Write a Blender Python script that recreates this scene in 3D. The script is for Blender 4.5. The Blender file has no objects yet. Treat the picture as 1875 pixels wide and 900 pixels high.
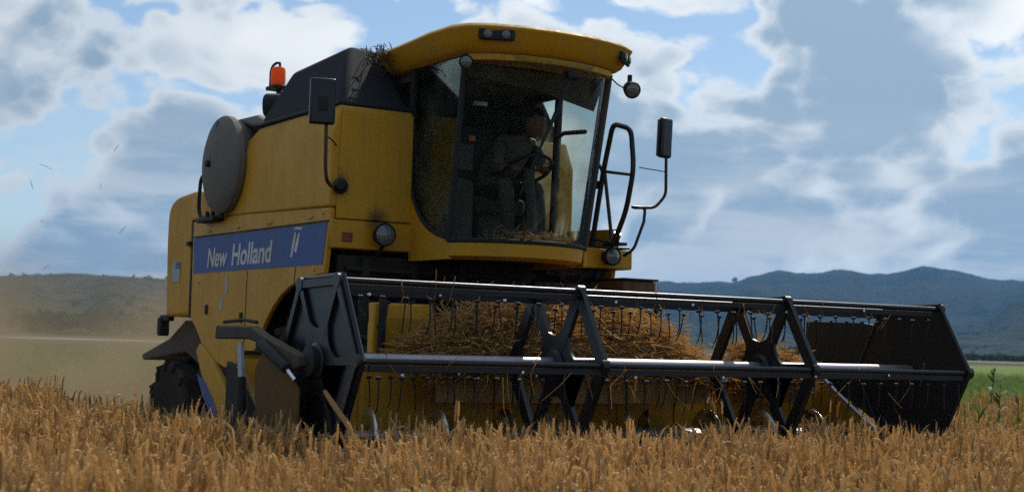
import bpy, bmesh, math, random
import numpy as np
from mathutils import Vector, Matrix, noise

random.seed(7); rng = np.random.default_rng(7)
R_ = math.radians
SC = bpy.context.scene

# ------------------------------------------------------------------ camera, sky, sun, exposure
CAM = Vector((10.073, -5.941, 1.45))
YAW, PITCH, ROLL, FPX = .545, .064, .028, 2750.0
F = Vector((-math.cos(YAW)*math.cos(PITCH), math.sin(YAW)*math.cos(PITCH), math.sin(PITCH)))
RT = F.cross(Vector((0, 0, 1))).normalized(); UP = RT.cross(F)
RT, UP = math.cos(ROLL)*RT + math.sin(ROLL)*UP, -math.sin(ROLL)*RT + math.cos(ROLL)*UP
cd = bpy.data.cameras.new('camera'); cam = bpy.data.objects.new('camera', cd); SC.collection.objects.link(cam)
M = Matrix((RT, UP, -F)).transposed().to_4x4(); M.translation = CAM; cam.matrix_world = M
cd.sensor_width = 36; cd.lens = 36*FPX/1875; cd.clip_end = 30000; cd.clip_start = .05
cd.dof.use_dof = True; cd.dof.focus_distance = 10.2; cd.dof.aperture_fstop = 3.6
SC.camera = cam

SUN = Vector((-.45, .55, .72)).normalized()
w = bpy.data.worlds.new('World'); SC.world = w; w.use_nodes = True
nt = w.node_tree; nt.nodes.clear()
def N(nt, typ, **kw):
    n = nt.nodes.new(typ)
    for k, v in kw.items():
        if k == 'inp':
            for a, b in v.items(): n.inputs[a].default_value = b
        else: setattr(n, k, v)
    return n
def L(nt, a, b): nt.links.new(a, b)
def mth(nt, op, a, b=None, c=None, clamp=False):
    n = nt.nodes.new('ShaderNodeMath'); n.operation = op; n.use_clamp = clamp
    for i, v in enumerate((a, b, c)):
        if v is None: continue
        if isinstance(v, (int, float)): n.inputs[i].default_value = v
        else: nt.links.new(v, n.inputs[i])
    return n.outputs[0]
def vmth(nt, op, a, b=None):
    n = nt.nodes.new('ShaderNodeVectorMath'); n.operation = op
    for i, v in enumerate((a, b)):
        if v is None: continue
        if isinstance(v, (tuple, list, Vector)): n.inputs[i].default_value = tuple(v)
        else: nt.links.new(v, n.inputs[i])
    return n.outputs[0]
def sstep(nt, x, lo, hi):
    n = nt.nodes.new('ShaderNodeMapRange'); n.interpolation_type = 'SMOOTHSTEP'
    nt.links.new(x, n.inputs[0]); n.inputs[1].default_value = lo; n.inputs[2].default_value = hi
    return n.outputs[0]
def mixc(nt, f, a, b, mode='MIX'):
    n = nt.nodes.new('ShaderNodeMix'); n.data_type = 'RGBA'; n.blend_type = mode
    for i, v in ((0, f), (6, a), (7, b)):
        if isinstance(v, (int, float)): n.inputs[i].default_value = v
        elif isinstance(v, (tuple, list)): n.inputs[i].default_value = tuple(v)[:3] + (1,)
        else: nt.links.new(v, n.inputs[i])
    return n.outputs[2]
def fbm(nt, vec, scale, detail=6, rough=.5, dist=0.):
    n = nt.nodes.new('ShaderNodeTexNoise'); n.inputs['Scale'].default_value = scale
    n.inputs['Detail'].default_value = detail; n.inputs['Roughness'].default_value = rough
    n.inputs['Distortion'].default_value = dist
    if vec is not None: nt.links.new(vec, n.inputs['Vector'])
    return n.outputs[0]

sky = N(nt, 'ShaderNodeTexSky', sky_type='NISHITA', sun_disc=False, sun_elevation=math.asin(SUN.z),
        sun_rotation=math.atan2(SUN.x, SUN.y), altitude=600, air_density=1.0, dust_density=.5, ozone_density=1.6)
tc = N(nt, 'ShaderNodeTexCoord')
CL_OFF = (12.4, 3.3, 9.1)
G = N(nt, 'ShaderNodeVectorMath', operation='NORMALIZE'); L(nt, tc.outputs['Generated'], G.inputs[0]); G = G.outputs[0]
d0 = vmth(nt, 'ADD', vmth(nt, 'MULTIPLY', G, (1, 1, 1.5)), CL_OFF)
def cloud_density(p, detail, puff=.28):
    """billowed cumulus: a broad cover noise plus rounded puffs"""
    warp = N(nt, 'ShaderNodeTexNoise', inp={'Scale': 5.0, 'Detail': 3.0}); L(nt, p, warp.inputs['Vector'])
    wv = vmth(nt, 'SCALE', vmth(nt, 'SUBTRACT', warp.outputs['Color'], (.5, .5, .5))); wv.node.inputs['Scale'].default_value = .11
    q = vmth(nt, 'ADD', p, wv)
    a = fbm(nt, q, 3.3, detail, .60)
    tot = a
    if puff:
        for sc, wt in ((7.5, 1.0), (18., .6), (41., .35)):      # rounded heads on rounded heads
            vo = N(nt, 'ShaderNodeTexVoronoi', feature='F1', inp={'Scale': sc, 'Randomness': 1.0}); L(nt, q, vo.inputs['Vector'])
            tot = mth(nt, 'ADD', tot, mth(nt, 'MULTIPLY', mth(nt, 'SUBTRACT', .45, vo.outputs['Distance']), wt*puff))
    return tot
den = cloud_density(d0, 9)
deep = cloud_density(vmth(nt, 'ADD', d0, (SUN.x*.01, SUN.y*.01, SUN.z*.035)), 3.2, 0)      # smoother: how much cloud stands between here and the sun
mask = sstep(nt, den, .42, .475)
core = sstep(nt, deep, .41, .55)
rim = mth(nt, 'SUBTRACT', 1.0, sstep(nt, den, .44, .56))
dot = N(nt, 'ShaderNodeVectorMath', operation='DOT_PRODUCT'); L(nt, G, dot.inputs[0]); dot.inputs[1].default_value = tuple(SUN)
ph_ = mth(nt, 'MULTIPLY_ADD', mth(nt, 'POWER', mth(nt, 'MAXIMUM', dot.outputs['Value'], 0.), 2.), .75, .55)      # clouds scatter forward
CL_BRIGHT, CL_GREY = (9.2, 9.4, 9.3), (2.9, 3.95, 5.0)
shade = mth(nt, 'MULTIPLY', core, mth(nt, 'MULTIPLY_ADD', rim, -.75, 1.0), clamp=True)
cloud = mixc(nt, shade, CL_BRIGHT, CL_GREY)
cl2 = vmth(nt, 'SCALE', cloud); L(nt, ph_, cl2.node.inputs['Scale'])
SKY_TINT = mixc(nt, 1.0, sky.outputs[0], (.90, .93, .93), 'MULTIPLY')
col = mixc(nt, mth(nt, 'MULTIPLY', mask, .95), SKY_TINT, cl2)
# thin far-off cloud banks low over the hills
sz = N(nt, 'ShaderNodeSeparateXYZ'); L(nt, G, sz.inputs[0])
bank = fbm(nt, vmth(nt, 'MULTIPLY', G, (2.6, 2.6, 17)), 2.2, 6, .55)
bk = mth(nt, 'MULTIPLY', sstep(nt, bank, .42, .62), mth(nt, 'MULTIPLY', sstep(nt, sz.outputs[2], .17, .05), .8))
col = mixc(nt, bk, col, (6.6, 6.9, 7.0))
bg = N(nt, 'ShaderNodeBackground', inp={'Strength': .125}); L(nt, col, bg.inputs[0])
wo = N(nt, 'ShaderNodeOutputWorld'); L(nt, bg.outputs[0], wo.inputs[0])

sd = bpy.data.lights.new('sun', 'SUN'); sd.energy = 4.6; sd.angle = R_(.6); sd.color = (1, .95, .86)
so = bpy.data.objects.new('sun', sd); SC.collection.objects.link(so)
so.rotation_euler = SUN.to_track_quat('Z', 'Y').to_euler(); so.location = SUN*50
vs = SC.view_settings; vs.view_transform = 'Standard'; vs.look = 'None'; vs.exposure = -.2; vs.gamma = 1; vs.use_curve_mapping = False
SC.render.engine = 'CYCLES'
SC.cycles.use_denoising = False; SC.cycles.use_adaptive_sampling = True; SC.cycles.adaptive_threshold = .004; SC.cycles.sample_clamp_indirect = 3.0; SC.cycles.max_bounces = 8; SC.cycles.transparent_max_bounces = 24
SC.cycles.volume_bounces = 1; SC.cycles.caustics_reflective = False; SC.cycles.caustics_refractive = False

# ------------------------------------------------------------------ materials
def material(name):
    m = bpy.data.materials.new(name); m.use_nodes = True; m.node_tree.nodes.clear()
    o = m.node_tree.nodes.new('ShaderNodeOutputMaterial'); return m, m.node_tree, o
def princ(nt, **kw):
    b = nt.nodes.new('ShaderNodeBsdfPrincipled')
    for k, v in kw.items():
        b.inputs[k.replace('_', ' ')].default_value = v if not (isinstance(v, tuple) and len(v) == 3) else v + (1,)
    return b
def bump(nt, h, strength=.2, dist=.01):
    b = nt.nodes.new('ShaderNodeBump'); b.inputs['Strength'].default_value = strength; b.inputs['Distance'].default_value = dist
    nt.links.new(h, b.inputs['Height']); return b.outputs[0]
DUST = (.37, .265, .10)
def paint(name, col, rough=.4, dust=.35, var=.12, metal=0., dustcol=DUST, spots=(), coat=0.):
    """painted or bare metal with settled dust, smears and small dirt marks; spots: soft-edged dark marks (x,y,z,radius)"""
    m, nt, o = material(name)
    pos = N(nt, 'ShaderNodeNewGeometry'); P = pos.outputs['Position']
    n1 = fbm(nt, P, 2.2, 6, .6); n2 = fbm(nt, P, 21, 4, .6)
    st = vmth(nt, 'MULTIPLY', P, (9, 9, 1.1)); n3 = fbm(nt, st, 1.6, 4, .6)
    nz = N(nt, 'ShaderNodeSeparateXYZ'); L(nt, pos.outputs['Normal'], nz.inputs[0])
    up = sstep(nt, nz.outputs[2], .12, .9)
    dm = mth(nt, 'MULTIPLY', sstep(nt, mth(nt, 'ADD', mth(nt, 'MULTIPLY', n1, .6), mth(nt, 'MULTIPLY', n3, .4)), .40, .64), dust)
    dm = mth(nt, 'ADD', dm, mth(nt, 'MULTIPLY', up, min(.75, dust*1.3)), clamp=True)
    dm = mth(nt, 'MULTIPLY', dm, mth(nt, 'MULTIPLY_ADD', n2, .6, .7), clamp=True)
    c = mixc(nt, mth(nt, 'MULTIPLY', sstep(nt, n2, .3, .75), var), col, tuple(x*.55 for x in col))
    c = mixc(nt, dm, c, dustcol)
    if dust > .3:      # chaff specks and runs of washed dust
        spk = fbm(nt, P, 95, 2, .5); c = mixc(nt, mth(nt, 'MULTIPLY', mth(nt, 'MULTIPLY', sstep(nt, spk, .66, .72), sstep(nt, n1, .38, .6)), .65), c, (.50, .40, .22))
        run = fbm(nt, vmth(nt, 'MULTIPLY', P, (14, 14, .55)), 1.9, 4, .6); c = mixc(nt, mth(nt, 'MULTIPLY', sstep(nt, run, .52, .66), .18), c, tuple(x*.42+.02 for x in col))
    sc_ = fbm(nt, vmth(nt, 'MULTIPLY', P, (3, 3, 60)), 1.7, 3, .5)
    c = mixc(nt, mth(nt, 'MULTIPLY', mth(nt, 'MULTIPLY', sstep(nt, sc_, .66, .72), sstep(nt, n1, .5, .62)), var*2.2, clamp=True), c, tuple(x*.35+.01 for x in col))     # scuffs
    for (x, y, z, r) in spots:
        dd = N(nt, 'ShaderNodeVectorMath', operation='DISTANCE'); L(nt, P, dd.inputs[0]); dd.inputs[1].default_value = (x, y, z)
        f = sstep(nt, mth(nt, 'SUBTRACT', dd.outputs['Value'], mth(nt, 'MULTIPLY', n1, r*.9)), r*.75, -r*.25)
        c = mixc(nt, mth(nt, 'MULTIPLY', f, .85), c, (.03, .025, .018))
    b = princ(nt, Metallic=metal); b.inputs['Specular IOR Level'].default_value = .33 if dust > .2 else .5; b.inputs['Coat Weight'].default_value = coat
    L(nt, c, b.inputs['Base Color'])
    L(nt, mth(nt, 'MULTIPLY_ADD', dm, .5, mth(nt, 'MULTIPLY_ADD', n2, .12, rough), clamp=True), b.inputs['Roughness'])
    L(nt, bump(nt, n2, .06, .004), b.inputs['Normal'])
    L(nt, b.outputs[0], o.inputs[0]); return m
def emis(name, col, s):
    m, nt, o = material(name); e = N(nt, 'ShaderNodeEmission', inp={'Color': col+(1,), 'Strength': s}); L(nt, e.outputs[0], o.inputs[0]); return m

MT = {}
YEL = (.70, .345, .008)
MT['yellow'] = paint('yellow_paint', YEL, .38, .31)
MT['yellow_front'] = paint('yellow_paint_dark_spots', YEL, .38, .31, spots=((.03, -1.36, 2.58, .12), (.02, -1.03, 2.33, .12)))  # soft dark spots at the mirror mount and above the headlamp
MT['yellow_dusty'] = paint('dusty_yellow_paint', YEL, .45, .45, dustcol=(.48, .33, .105))
MT['yellow_dirty'] = paint('dirty_yellow_paint', (.52, .26, .010), .55, .25, .4, dustcol=(.12,.085,.04))
MT['amber_shaded'] = paint('shade_darkened_amber_paint', (.13, .060, .003), .7, .06, .4, dustcol=(.07, .05, .02))  # drive shield: yellow darkened to amber, its shade put into the colour
MT['jet'] = paint('jet_black_sheet', (.005, .005, .006), .5, .02, dustcol=(.05, .045, .04))
MT['blue'] = paint('blue_decal', (.035, .105, .36), .4, .22)
MT['white'] = paint('white_decal', (.72, .72, .70), .45, .30)
MT['greydecal'] = paint('grey_decal', (.45, .47, .5), .45, .3)
MT['black'] = paint('black_paint', (.010, .011, .015), .26, .04, dustcol=(.12,.11,.09))
MT['blackdull'] = paint('dull_black_metal', (.008, .008, .009), .6, .08, dustcol=(.14,.12,.09))
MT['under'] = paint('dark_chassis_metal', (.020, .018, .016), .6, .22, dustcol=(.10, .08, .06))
MT['tarp'] = paint('dark_tank_cover', (.008, .009, .014), .8, .05, dustcol=(.07, .07, .08))
MT['greymetal'] = paint('dusty_grey_metal', (.17, .16, .15), .6, .45, dustcol=(.25, .22, .18))
MT['armgrey'] = paint('grey_green_arm_paint', (.024, .027, .027), .65, .15)
MT['steel'] = paint('polished_steel', (.62, .62, .64), .22, .06, .1, metal=1.)
MT['tubesteel'] = paint('worn_tube_steel', (.42, .42, .46), .34, .10, .2, metal=.85)
MT['chrome'] = paint('chrome_rod', (.75, .76, .8), .12, .03, .05, metal=1.)
MT['rubber'] = paint('tyre_rubber', (.018, .017, .016), .8, .25, dustcol=(.12, .09, .06))
MT['interior'] = paint('cab_interior_plastic', (.060, .060, .056), .8, .15, dustcol=(.07, .06, .05))
MT['headliner'] = paint('cab_headliner', (.10, .092, .075), .9, .15)
MT['chute'] = paint('dusty_brown_chute', (.10, .075, .055), .7, .5, dustcol=(.20, .15, .10))
MT['rust'] = paint('rusty_brown_metal', (.10, .05, .028), .7, .3)
MT['orangebit'] = paint('orange_plastic', (.55, .10, .02), .5, .1)
MT['seatcloth'] = paint('seat_cloth', (.05, .05, .05), .9, .1)
MT['redlens'] = paint('red_reflector', (.25, .03, .02), .3, .3)
MT['skin'] = paint('skin', (.22, .115, .07), .55, .0, .05)
MT['shirt'] = paint('pale_shirt', (.10, .097, .09), .9, .05)
MT['trousers'] = paint('dark_trousers', (.04, .045, .06), .9, .1)
MT['hair'] = paint('dark_hair', (.012, .010, .009), .6, .0)

def glass_mat(name, tint, dust, ior=1.4):
    m, nt, o = material(name)
    tr = N(nt, 'ShaderNodeBsdfTransparent', inp={0: tint+(1,)}); gl = N(nt, 'ShaderNodeBsdfGlossy', inp={'Roughness': .03})
    fr = N(nt, 'ShaderNodeFresnel', inp={'IOR': ior}); mx = N(nt, 'ShaderNodeMixShader')
    L(nt, fr.outputs[0], mx.inputs[0]); L(nt, tr.outputs[0], mx.inputs[1]); L(nt, gl.outputs[0], mx.inputs[2])
    g = N(nt, 'ShaderNodeNewGeometry'); P = g.outputs['Position']
    n1 = fbm(nt, P, 2.6, 5, .6); n2 = fbm(nt, vmth(nt, 'MULTIPLY', P, (1, 1, .35)), 9, 4, .55)
    sx = N(nt, 'ShaderNodeSeparateXYZ'); L(nt, P, sx.inputs[0])
    low = sstep(nt, sx.outputs[2], 2.60, 2.15)      # straw dust gathers low on the pane
    f = mth(nt, 'MULTIPLY', mth(nt, 'ADD', mth(nt, 'MULTIPLY', sstep(nt, n1, .4, .75), .6), mth(nt, 'MULTIPLY', low, sstep(nt, n2, .38, .68))), dust, clamp=True)
    d1 = N(nt, 'ShaderNodeBsdfDiffuse', inp={0: (.34, .32, .27, 1)}); d2 = N(nt, 'ShaderNodeBsdfTranslucent', inp={0: (.62, .58, .46, 1)})   # dust film scatters light through
    df = N(nt, 'ShaderNodeMixShader', inp={0: .6}); L(nt, d1.outputs[0], df.inputs[1]); L(nt, d2.outputs[0], df.inputs[2]); m2 = N(nt, 'ShaderNodeMixShader')
    L(nt, f, m2.inputs[0]); L(nt, mx.outputs[0], m2.inputs[1]); L(nt, df.outputs[0], m2.inputs[2])
    L(nt, m2.outputs[0], o.inputs[0]); return m
MT['glass'] = glass_mat('windscreen_glass', (.78, .86, .80), .12, 1.13)
MT['doorglass'] = glass_mat('door_glass', (.92, .93, .86), .85, 1.15)
def lens_mat(name, col):
    m, nt, o = material(name); b = princ(nt, Base_Color=col, Roughness=.12); b.inputs['Coat Weight'].default_value = 1
    L(nt, b.outputs[0], o.inputs[0]); return m
MT['lens'] = lens_mat('lamp_lens', (.14, .15, .145)); MT['mirror'] = lens_mat('mirror_glass', (.3, .33, .36))
m, nt2, o = material('amber_lens'); b = princ(nt2, Base_Color=(.9, .20, .01), Roughness=.18)
tl = N(nt2, 'ShaderNodeBsdfTranslucent', inp={0: (1, .27, .01, 1)}); mx = N(nt2, 'ShaderNodeMixShader', inp={0: .55})
L(nt2, b.outputs[0], mx.inputs[1]); L(nt2, tl.outputs[0], mx.inputs[2]); L(nt2, mx.outputs[0], o.inputs[0]); MT['amber'] = m

def leaf_mat(name, c1, c2, transl=.45, hueattr=True, rough=.6, spec=.35):
    m, nt, o = material(name)
    oi = N(nt, 'ShaderNodeObjectInfo'); at = N(nt, 'ShaderNodeAttribute', attribute_name='tint')
    f = mth(nt, 'FRACT', mth(nt, 'ADD', oi.outputs['Random'], at.outputs['Fac'])) if hueattr else oi.outputs['Random']
    f = mth(nt, 'MULTIPLY_ADD', at.outputs['Fac'], .75, mth(nt, 'MULTIPLY', oi.outputs['Random'], .25))
    c = mixc(nt, f, c1, c2)
    b = princ(nt, Roughness=rough); b.inputs['Specular IOR Level'].default_value = spec; L(nt, c, b.inputs['Base Color'])
    t = N(nt, 'ShaderNodeBsdfTranslucent'); L(nt, c, t.inputs[0])
    mx = N(nt, 'ShaderNodeMixShader', inp={0: transl}); L(nt, b.outputs[0], mx.inputs[1]); L(nt, t.outputs[0], mx.inputs[2])
    L(nt, mx.outputs[0], o.inputs[0]); return m
MT['wheat'] = leaf_mat('ripe_wheat', (.25, .145, .050), (.86, .62, .30), .55)
MT['straw'] = leaf_mat('cut_straw', (.42, .26, .09), (.88, .64, .30), .6)
MT['grass'] = leaf_mat('green_grass', (.06, .115, .012), (.16, .235, .03), .5)
MT['weed'] = leaf_mat('weed_leaf', (.035, .07, .015), (.10, .15, .03), .4)
MT['darkstraw'] = leaf_mat('dark_straw', (.05, .035, .02), (.16, .11, .05), .2)
MT['tree'] = leaf_mat('far_tree_leaf', (.03, .05, .02), (.06, .08, .03), .2, rough=1., spec=0.)

# ------------------------------------------------------------------ mesh helpers
class MB:
    def __init__(s): s.v = []; s.f = []; s.sm = []; s.tint = []
    def add(s, vs, fs, smooth=False, t=.5):
        o = len(s.v); s.v += [tuple(p) for p in vs]; s.f += [tuple(i+o for i in f) for f in fs]; s.sm += [smooth]*len(fs); s.tint += [t]*len(vs); return s
    def box(s, x0, x1, y0, y1, z0, z1):
        vs = [(x, y, z) for z in (z0, z1) for y in (y0, y1) for x in (x0, x1)]
        return s.add(vs, [(0, 2, 3, 1), (4, 5, 7, 6), (0, 1, 5, 4), (2, 6, 7, 3), (0, 4, 6, 2), (1, 3, 7, 5)])
    def obox(s, c, ax, half):
        c = Vector(c); vs = [c + sum((ax[k]*(half[k]*sg[k]) for k in range(3)), Vector()) for sg in [(x, y, z) for z in (-1, 1) for y in (-1, 1) for x in (-1, 1)]]
        return s.add(vs, [(0, 2, 3, 1), (4, 5, 7, 6), (0, 1, 5, 4), (2, 6, 7, 3), (0, 4, 6, 2), (1, 3, 7, 5)])
    def bar(s, a, b, wd, ht, up=(0, 0, 1)):
        a = Vector(a); b = Vector(b); d = (b-a); l = d.length; d.normalize(); u = Vector(up)
        if abs(d.dot(u)) > .98: u = Vector((1, 0, 0))
        sd_ = d.cross(u).normalized(); u = sd_.cross(d)
        return s.obox((a+b)/2, (d, sd_, u), (l/2, wd/2, ht/2))
    def prism(s, poly, a, b, plane='xz'):
        n = len(poly)
        def pt(p, t): return (p[0], t, p[1]) if plane == 'xz' else ((t, p[0], p[1]) if plane == 'yz' else (p[0], p[1], t))
        vs = [pt(p, a) for p in poly] + [pt(p, b) for p in poly]
        fs = [tuple(range(n))[::-1], tuple(range(n, 2*n))] + [(i, (i+1) % n, n+(i+1) % n, n+i) for i in range(n)]
        return s.add(vs, fs)
    def tube(s, path, r, n=8, caps=True, closed=False, t=.5):
        P = [Vector(p) for p in path]; k = len(P); rr = r if isinstance(r, (list, tuple)) else [r]*k
        T = []
        for i in range(k):
            a = P[(i-1) % k] if (closed or i > 0) else P[i]; b = P[(i+1) % k] if (closed or i < k-1) else P[i]
            T.append((b-a).normalized())
        u = T[0].orthogonal().normalized(); vs = []
        for i in range(k):
            u = (u - T[i]*u.dot(T[i])).normalized(); v = T[i].cross(u)
            for j in range(n):
                a = 2*math.pi*j/n; vs.append(P[i] + (u*math.cos(a) + v*math.sin(a))*rr[i])
        fs = []
        for i in range(k if closed else k-1):
            for j in range(n):
                i2 = (i+1) % k; fs.append((i*n+j, i*n+(j+1) % n, i2*n+(j+1) % n, i2*n+j))
        if caps and not closed: fs += [tuple(range(n))[::-1], tuple(range((k-1)*n, k*n))]
        return s.add(vs, fs, True, t)
    def lathe(s, prof, c, axis, n=24, smooth=True):
        ax = Vector(axis).normalized(); u = ax.orthogonal().normalized(); v = ax.cross(u); c = Vector(c); vs = []; k = len(prof)
        for (r, h) in prof:
            for j in range(n):
                a = 2*math.pi*j/n; vs.append(c + ax*h + (u*math.cos(a)+v*math.sin(a))*max(r, 1e-4))
        fs = [(i*n+j, i*n+(j+1) % n, (i+1)*n+(j+1) % n, (i+1)*n+j) for i in range(k-1) for j in range(n)]
        fs += [tuple(range(n))[::-1], tuple(range((k-1)*n, k*n))]
        return s.add(vs, fs, smooth)
    def mesh(s, name, recalc=True):
        me = bpy.data.meshes.new(name); me.from_pydata(s.v, [], s.f)
        me.polygons.foreach_set('use_smooth', s.sm)
        a = me.attributes.new('tint', 'FLOAT', 'POINT'); a.data.foreach_set('value', s.tint)
        if recalc:
            bm = bmesh.new(); bm.from_mesh(me); bmesh.ops.recalc_face_normals(bm, faces=bm.faces); bm.to_mesh(me); bm.free()
        me.set_sharp_from_angle(angle=R_(38)); return me
    def build(s, name, mat, parent=None, bevel=0, seg=2):
        o = bpy.data.objects.new(name, s.mesh(name)); SC.collection.objects.link(o); o.data.materials.append(MT[mat] if isinstance(mat, str) else mat)
        if parent: o.parent = parent
        if bevel:
            b = o.modifiers.new('bevel', 'BEVEL'); b.width = bevel; b.segments = seg; b.limit_method = 'ANGLE'; b.angle_limit = R_(35); b.harden_normals = False
        return o
def tag(o, label=None, cat=None, group=None, kind=None):
    for k, v in (('label', label), ('category', cat), ('group', group), ('kind', kind)):
        if v: o[k] = v
    return o
def empty(name, loc=(0, 0, 0)):
    o = bpy.data.objects.new(name, None); SC.collection.objects.link(o); o.location = loc; o.empty_display_size = .2; return o
def place(o, loc, parent=None, rot=(0, 0, 0), scale=None):
    c = o.copy(); SC.collection.objects.link(c); c.location = loc; c.rotation_euler = rot
    if scale: c.scale = scale
    if parent: c.parent = parent
    return c
def fillet(pts, idx_r, seg=5):
    """round the corners of a polyline: idx_r maps corner index -> radius"""
    out = []; n = len(pts)
    for i, p in enumerate(pts):
        if i in idx_r and 0 < i < n-1:
            a, b, c = Vector(pts[i-1]), Vector(p), Vector(pts[i+1]); r = idx_r[i]
            p0 = b + (a-b).normalized()*min(r, (a-b).length*.5); p1 = b + (c-b).normalized()*min(r, (c-b).length*.5)
            for k in range(seg+1):
                t = k/seg; out.append(tuple((1-t)**2*p0 + 2*t*(1-t)*b + t*t*p1))
        else: out.append(tuple(p))
    return out

# ------------------------------------------------------------------ the setting
FH = Vector((F.x, F.y, 0)).normalized(); RH = FH.cross(Vector((0, 0, 1)))
def gp(px, dist, z=0.):
    """ground point `dist` metres ahead of the viewpoint, on the bearing px (1875 px wide view)"""
    t = (px-937.5)/FPX; p = CAM + FH*dist + RH*(dist*t); return (p.x, p.y, z)

m, nt, o = material('dry_farmland')
g = N(nt, 'ShaderNodeNewGeometry'); P = g.outputs['Position']
vo = N(nt, 'ShaderNodeTexVoronoi', feature='F1', inp={'Scale': 1.0, 'Randomness': .8})
L(nt, vmth(nt, 'MULTIPLY', P, (1/260, 1/620, 0)), vo.inputs['Vector'])
sv = N(nt, 'ShaderNodeSeparateColor'); L(nt, vo.outputs['Color'], sv.inputs[0])
n1 = fbm(nt, P, .08, 6, .6); n2 = fbm(nt, P, 9, 5, .65)
c = mixc(nt, sstep(nt, sv.outputs[0], .35, .6), (.075, .062, .03), (.04, .046, .018))
c = mixc(nt, sstep(nt, sv.outputs[1], .6, .75), c, (.15, .125, .07))
c = mixc(nt, mth(nt, 'MULTIPLY', sstep(nt, n1, .35, .7), .45), c, (.075, .065, .035))
c = mixc(nt, mth(nt, 'MULTIPLY', sstep(nt, n2, .4, .7), .5), c, (.09, .06, .03))
b = princ(nt, Roughness=.95); b.inputs['Specular IOR Level'].default_value = .08; L(nt, c, b.inputs['Base Color']); L(nt, bump(nt, n2, .6, .05), b.inputs['Normal']); L(nt, b.outputs[0], o.inputs[0]); MT['ground'] = m

m, nt, o = material('hill_scrub')
g = N(nt, 'ShaderNodeNewGeometry'); P = vmth(nt, 'MULTIPLY', g.outputs['Position'], (1, 1, 0))
n1 = fbm(nt, P, .004, 7, .6); n2 = fbm(nt, P, .03, 6, .65)
vo = N(nt, 'ShaderNodeTexVoronoi', inp={'Scale': 1.0, 'Randomness': .9}); L(nt, vmth(nt, 'MULTIPLY', P, (1/150, 1/420, 0)), vo.inputs['Vector'])
sv = N(nt, 'ShaderNodeSeparateColor'); L(nt, vo.outputs['Color'], sv.inputs[0])
c = mixc(nt, sstep(nt, n1, .35, .65), (.012, .018, .007), (.030, .032, .015))
c = mixc(nt, mth(nt, 'MULTIPLY', sstep(nt, sv.outputs[0], .45, .8), .5), c, (.055, .052, .026))
c = mixc(nt, mth(nt, 'MULTIPLY', sstep(nt, n2, .5, .66), .7), c, (.006, .009, .004))
dist_ = N(nt, 'ShaderNodeVectorMath', operation='LENGTH'); L(nt, P, dist_.inputs[0])
c = mixc(nt, mth(nt, 'MULTIPLY', sstep(nt, dist_.outputs['Value'], 2400, 1500), sstep(nt, n2, .66, .40)), c, (.062, .062, .030))     # the nearer slopes are dry pasture
b = princ(nt, Roughness=1.); b.inputs['Specular IOR Level'].default_value = 0; L(nt, c, b.inputs['Base Color']); L(nt, b.outputs[0], o.inputs[0]); MT['hill'] = m

m, nt, o = material('meadow_ground')
g = N(nt, 'ShaderNodeNewGeometry'); P = g.outputs['Position']; n1 = fbm(nt, P, .35, 6, .6); n2 = fbm(nt, P, 7, 4, .6)
c = mixc(nt, sstep(nt, n1, .35, .65), (.085, .17, .012), (.15, .22, .025)); c = mixc(nt, mth(nt, 'MULTIPLY', n2, .5), c, (.05, .07, .012))
b = princ(nt, Roughness=.9); b.inputs['Specular IOR Level'].default_value = .1; L(nt, c, b.inputs['Base Color']); L(nt, bump(nt, n2, .8, .08), b.inputs['Normal']); L(nt, b.outputs[0], o.inputs[0]); MT['meadow'] = m
m, nt, o = material('pale_track')
g = N(nt, 'ShaderNodeNewGeometry'); n1 = fbm(nt, g.outputs['Position'], .8, 5, .6)
c = mixc(nt, n1, (.22, .20, .16), (.30, .28, .23)); b = princ(nt, Roughness=.95); b.inputs['Specular IOR Level'].default_value = .08; L(nt, c, b.inputs['Base Color']); L(nt, b.outputs[0], o.inputs[0]); MT['track'] = m

# ground: rings round the scene, out to the horizon
mb = MB(); nseg = 72; radii = [0, 6, 15, 40, 100, 250, 600, 1500, 3500, 7000]
vsn = [(0, 0, 0)] + [(r*math.cos(2*math.pi*j/nseg), r*math.sin(2*math.pi*j/nseg), 0) for r in radii[1:] for j in range(nseg)]
fsn = [(0, 1+j, 1+(j+1) % nseg) for j in range(nseg)] + [(1+i*nseg+j, 1+(i+1)*nseg+j, 1+(i+1)*nseg+(j+1) % nseg, 1+i*nseg+(j+1) % nseg) for i in range(len(radii)-2) for j in range(nseg)]
mb.add(vsn, fsn); tag(mb.build('ground', 'ground'), 'dry stubble and soil ground reaching to the hills', kind='structure')

mb = MB(); mb.add([gp(1620, 12, .02), gp(3600, 9, .02), gp(3200, 215, .05), gp(1500, 215, .05), gp(1500, 60, .03)], [(0, 1, 2, 3, 4)])
tag(mb.build('meadow', 'meadow'), 'strip of green meadow beyond the crop', kind='structure')
mb = MB(); mb.add([gp(1180, 300, .10), gp(3300, 300, .10), gp(3300, 345, .12), gp(1180, 345, .12)], [(0, 1, 2, 3)])
tag(mb.build('track', 'track'), 'pale dirt track beyond the meadow', kind='structure')
mb = MB(); mb.add([gp(-2600, 215, .05), gp(640, 215, .05), gp(640, 262, .08), gp(-2600, 250, .08)], [(0, 1, 2, 3)])
tag(mb.build('field_path', 'track'), 'pale line of a path across the far fields', kind='structure')

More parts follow.
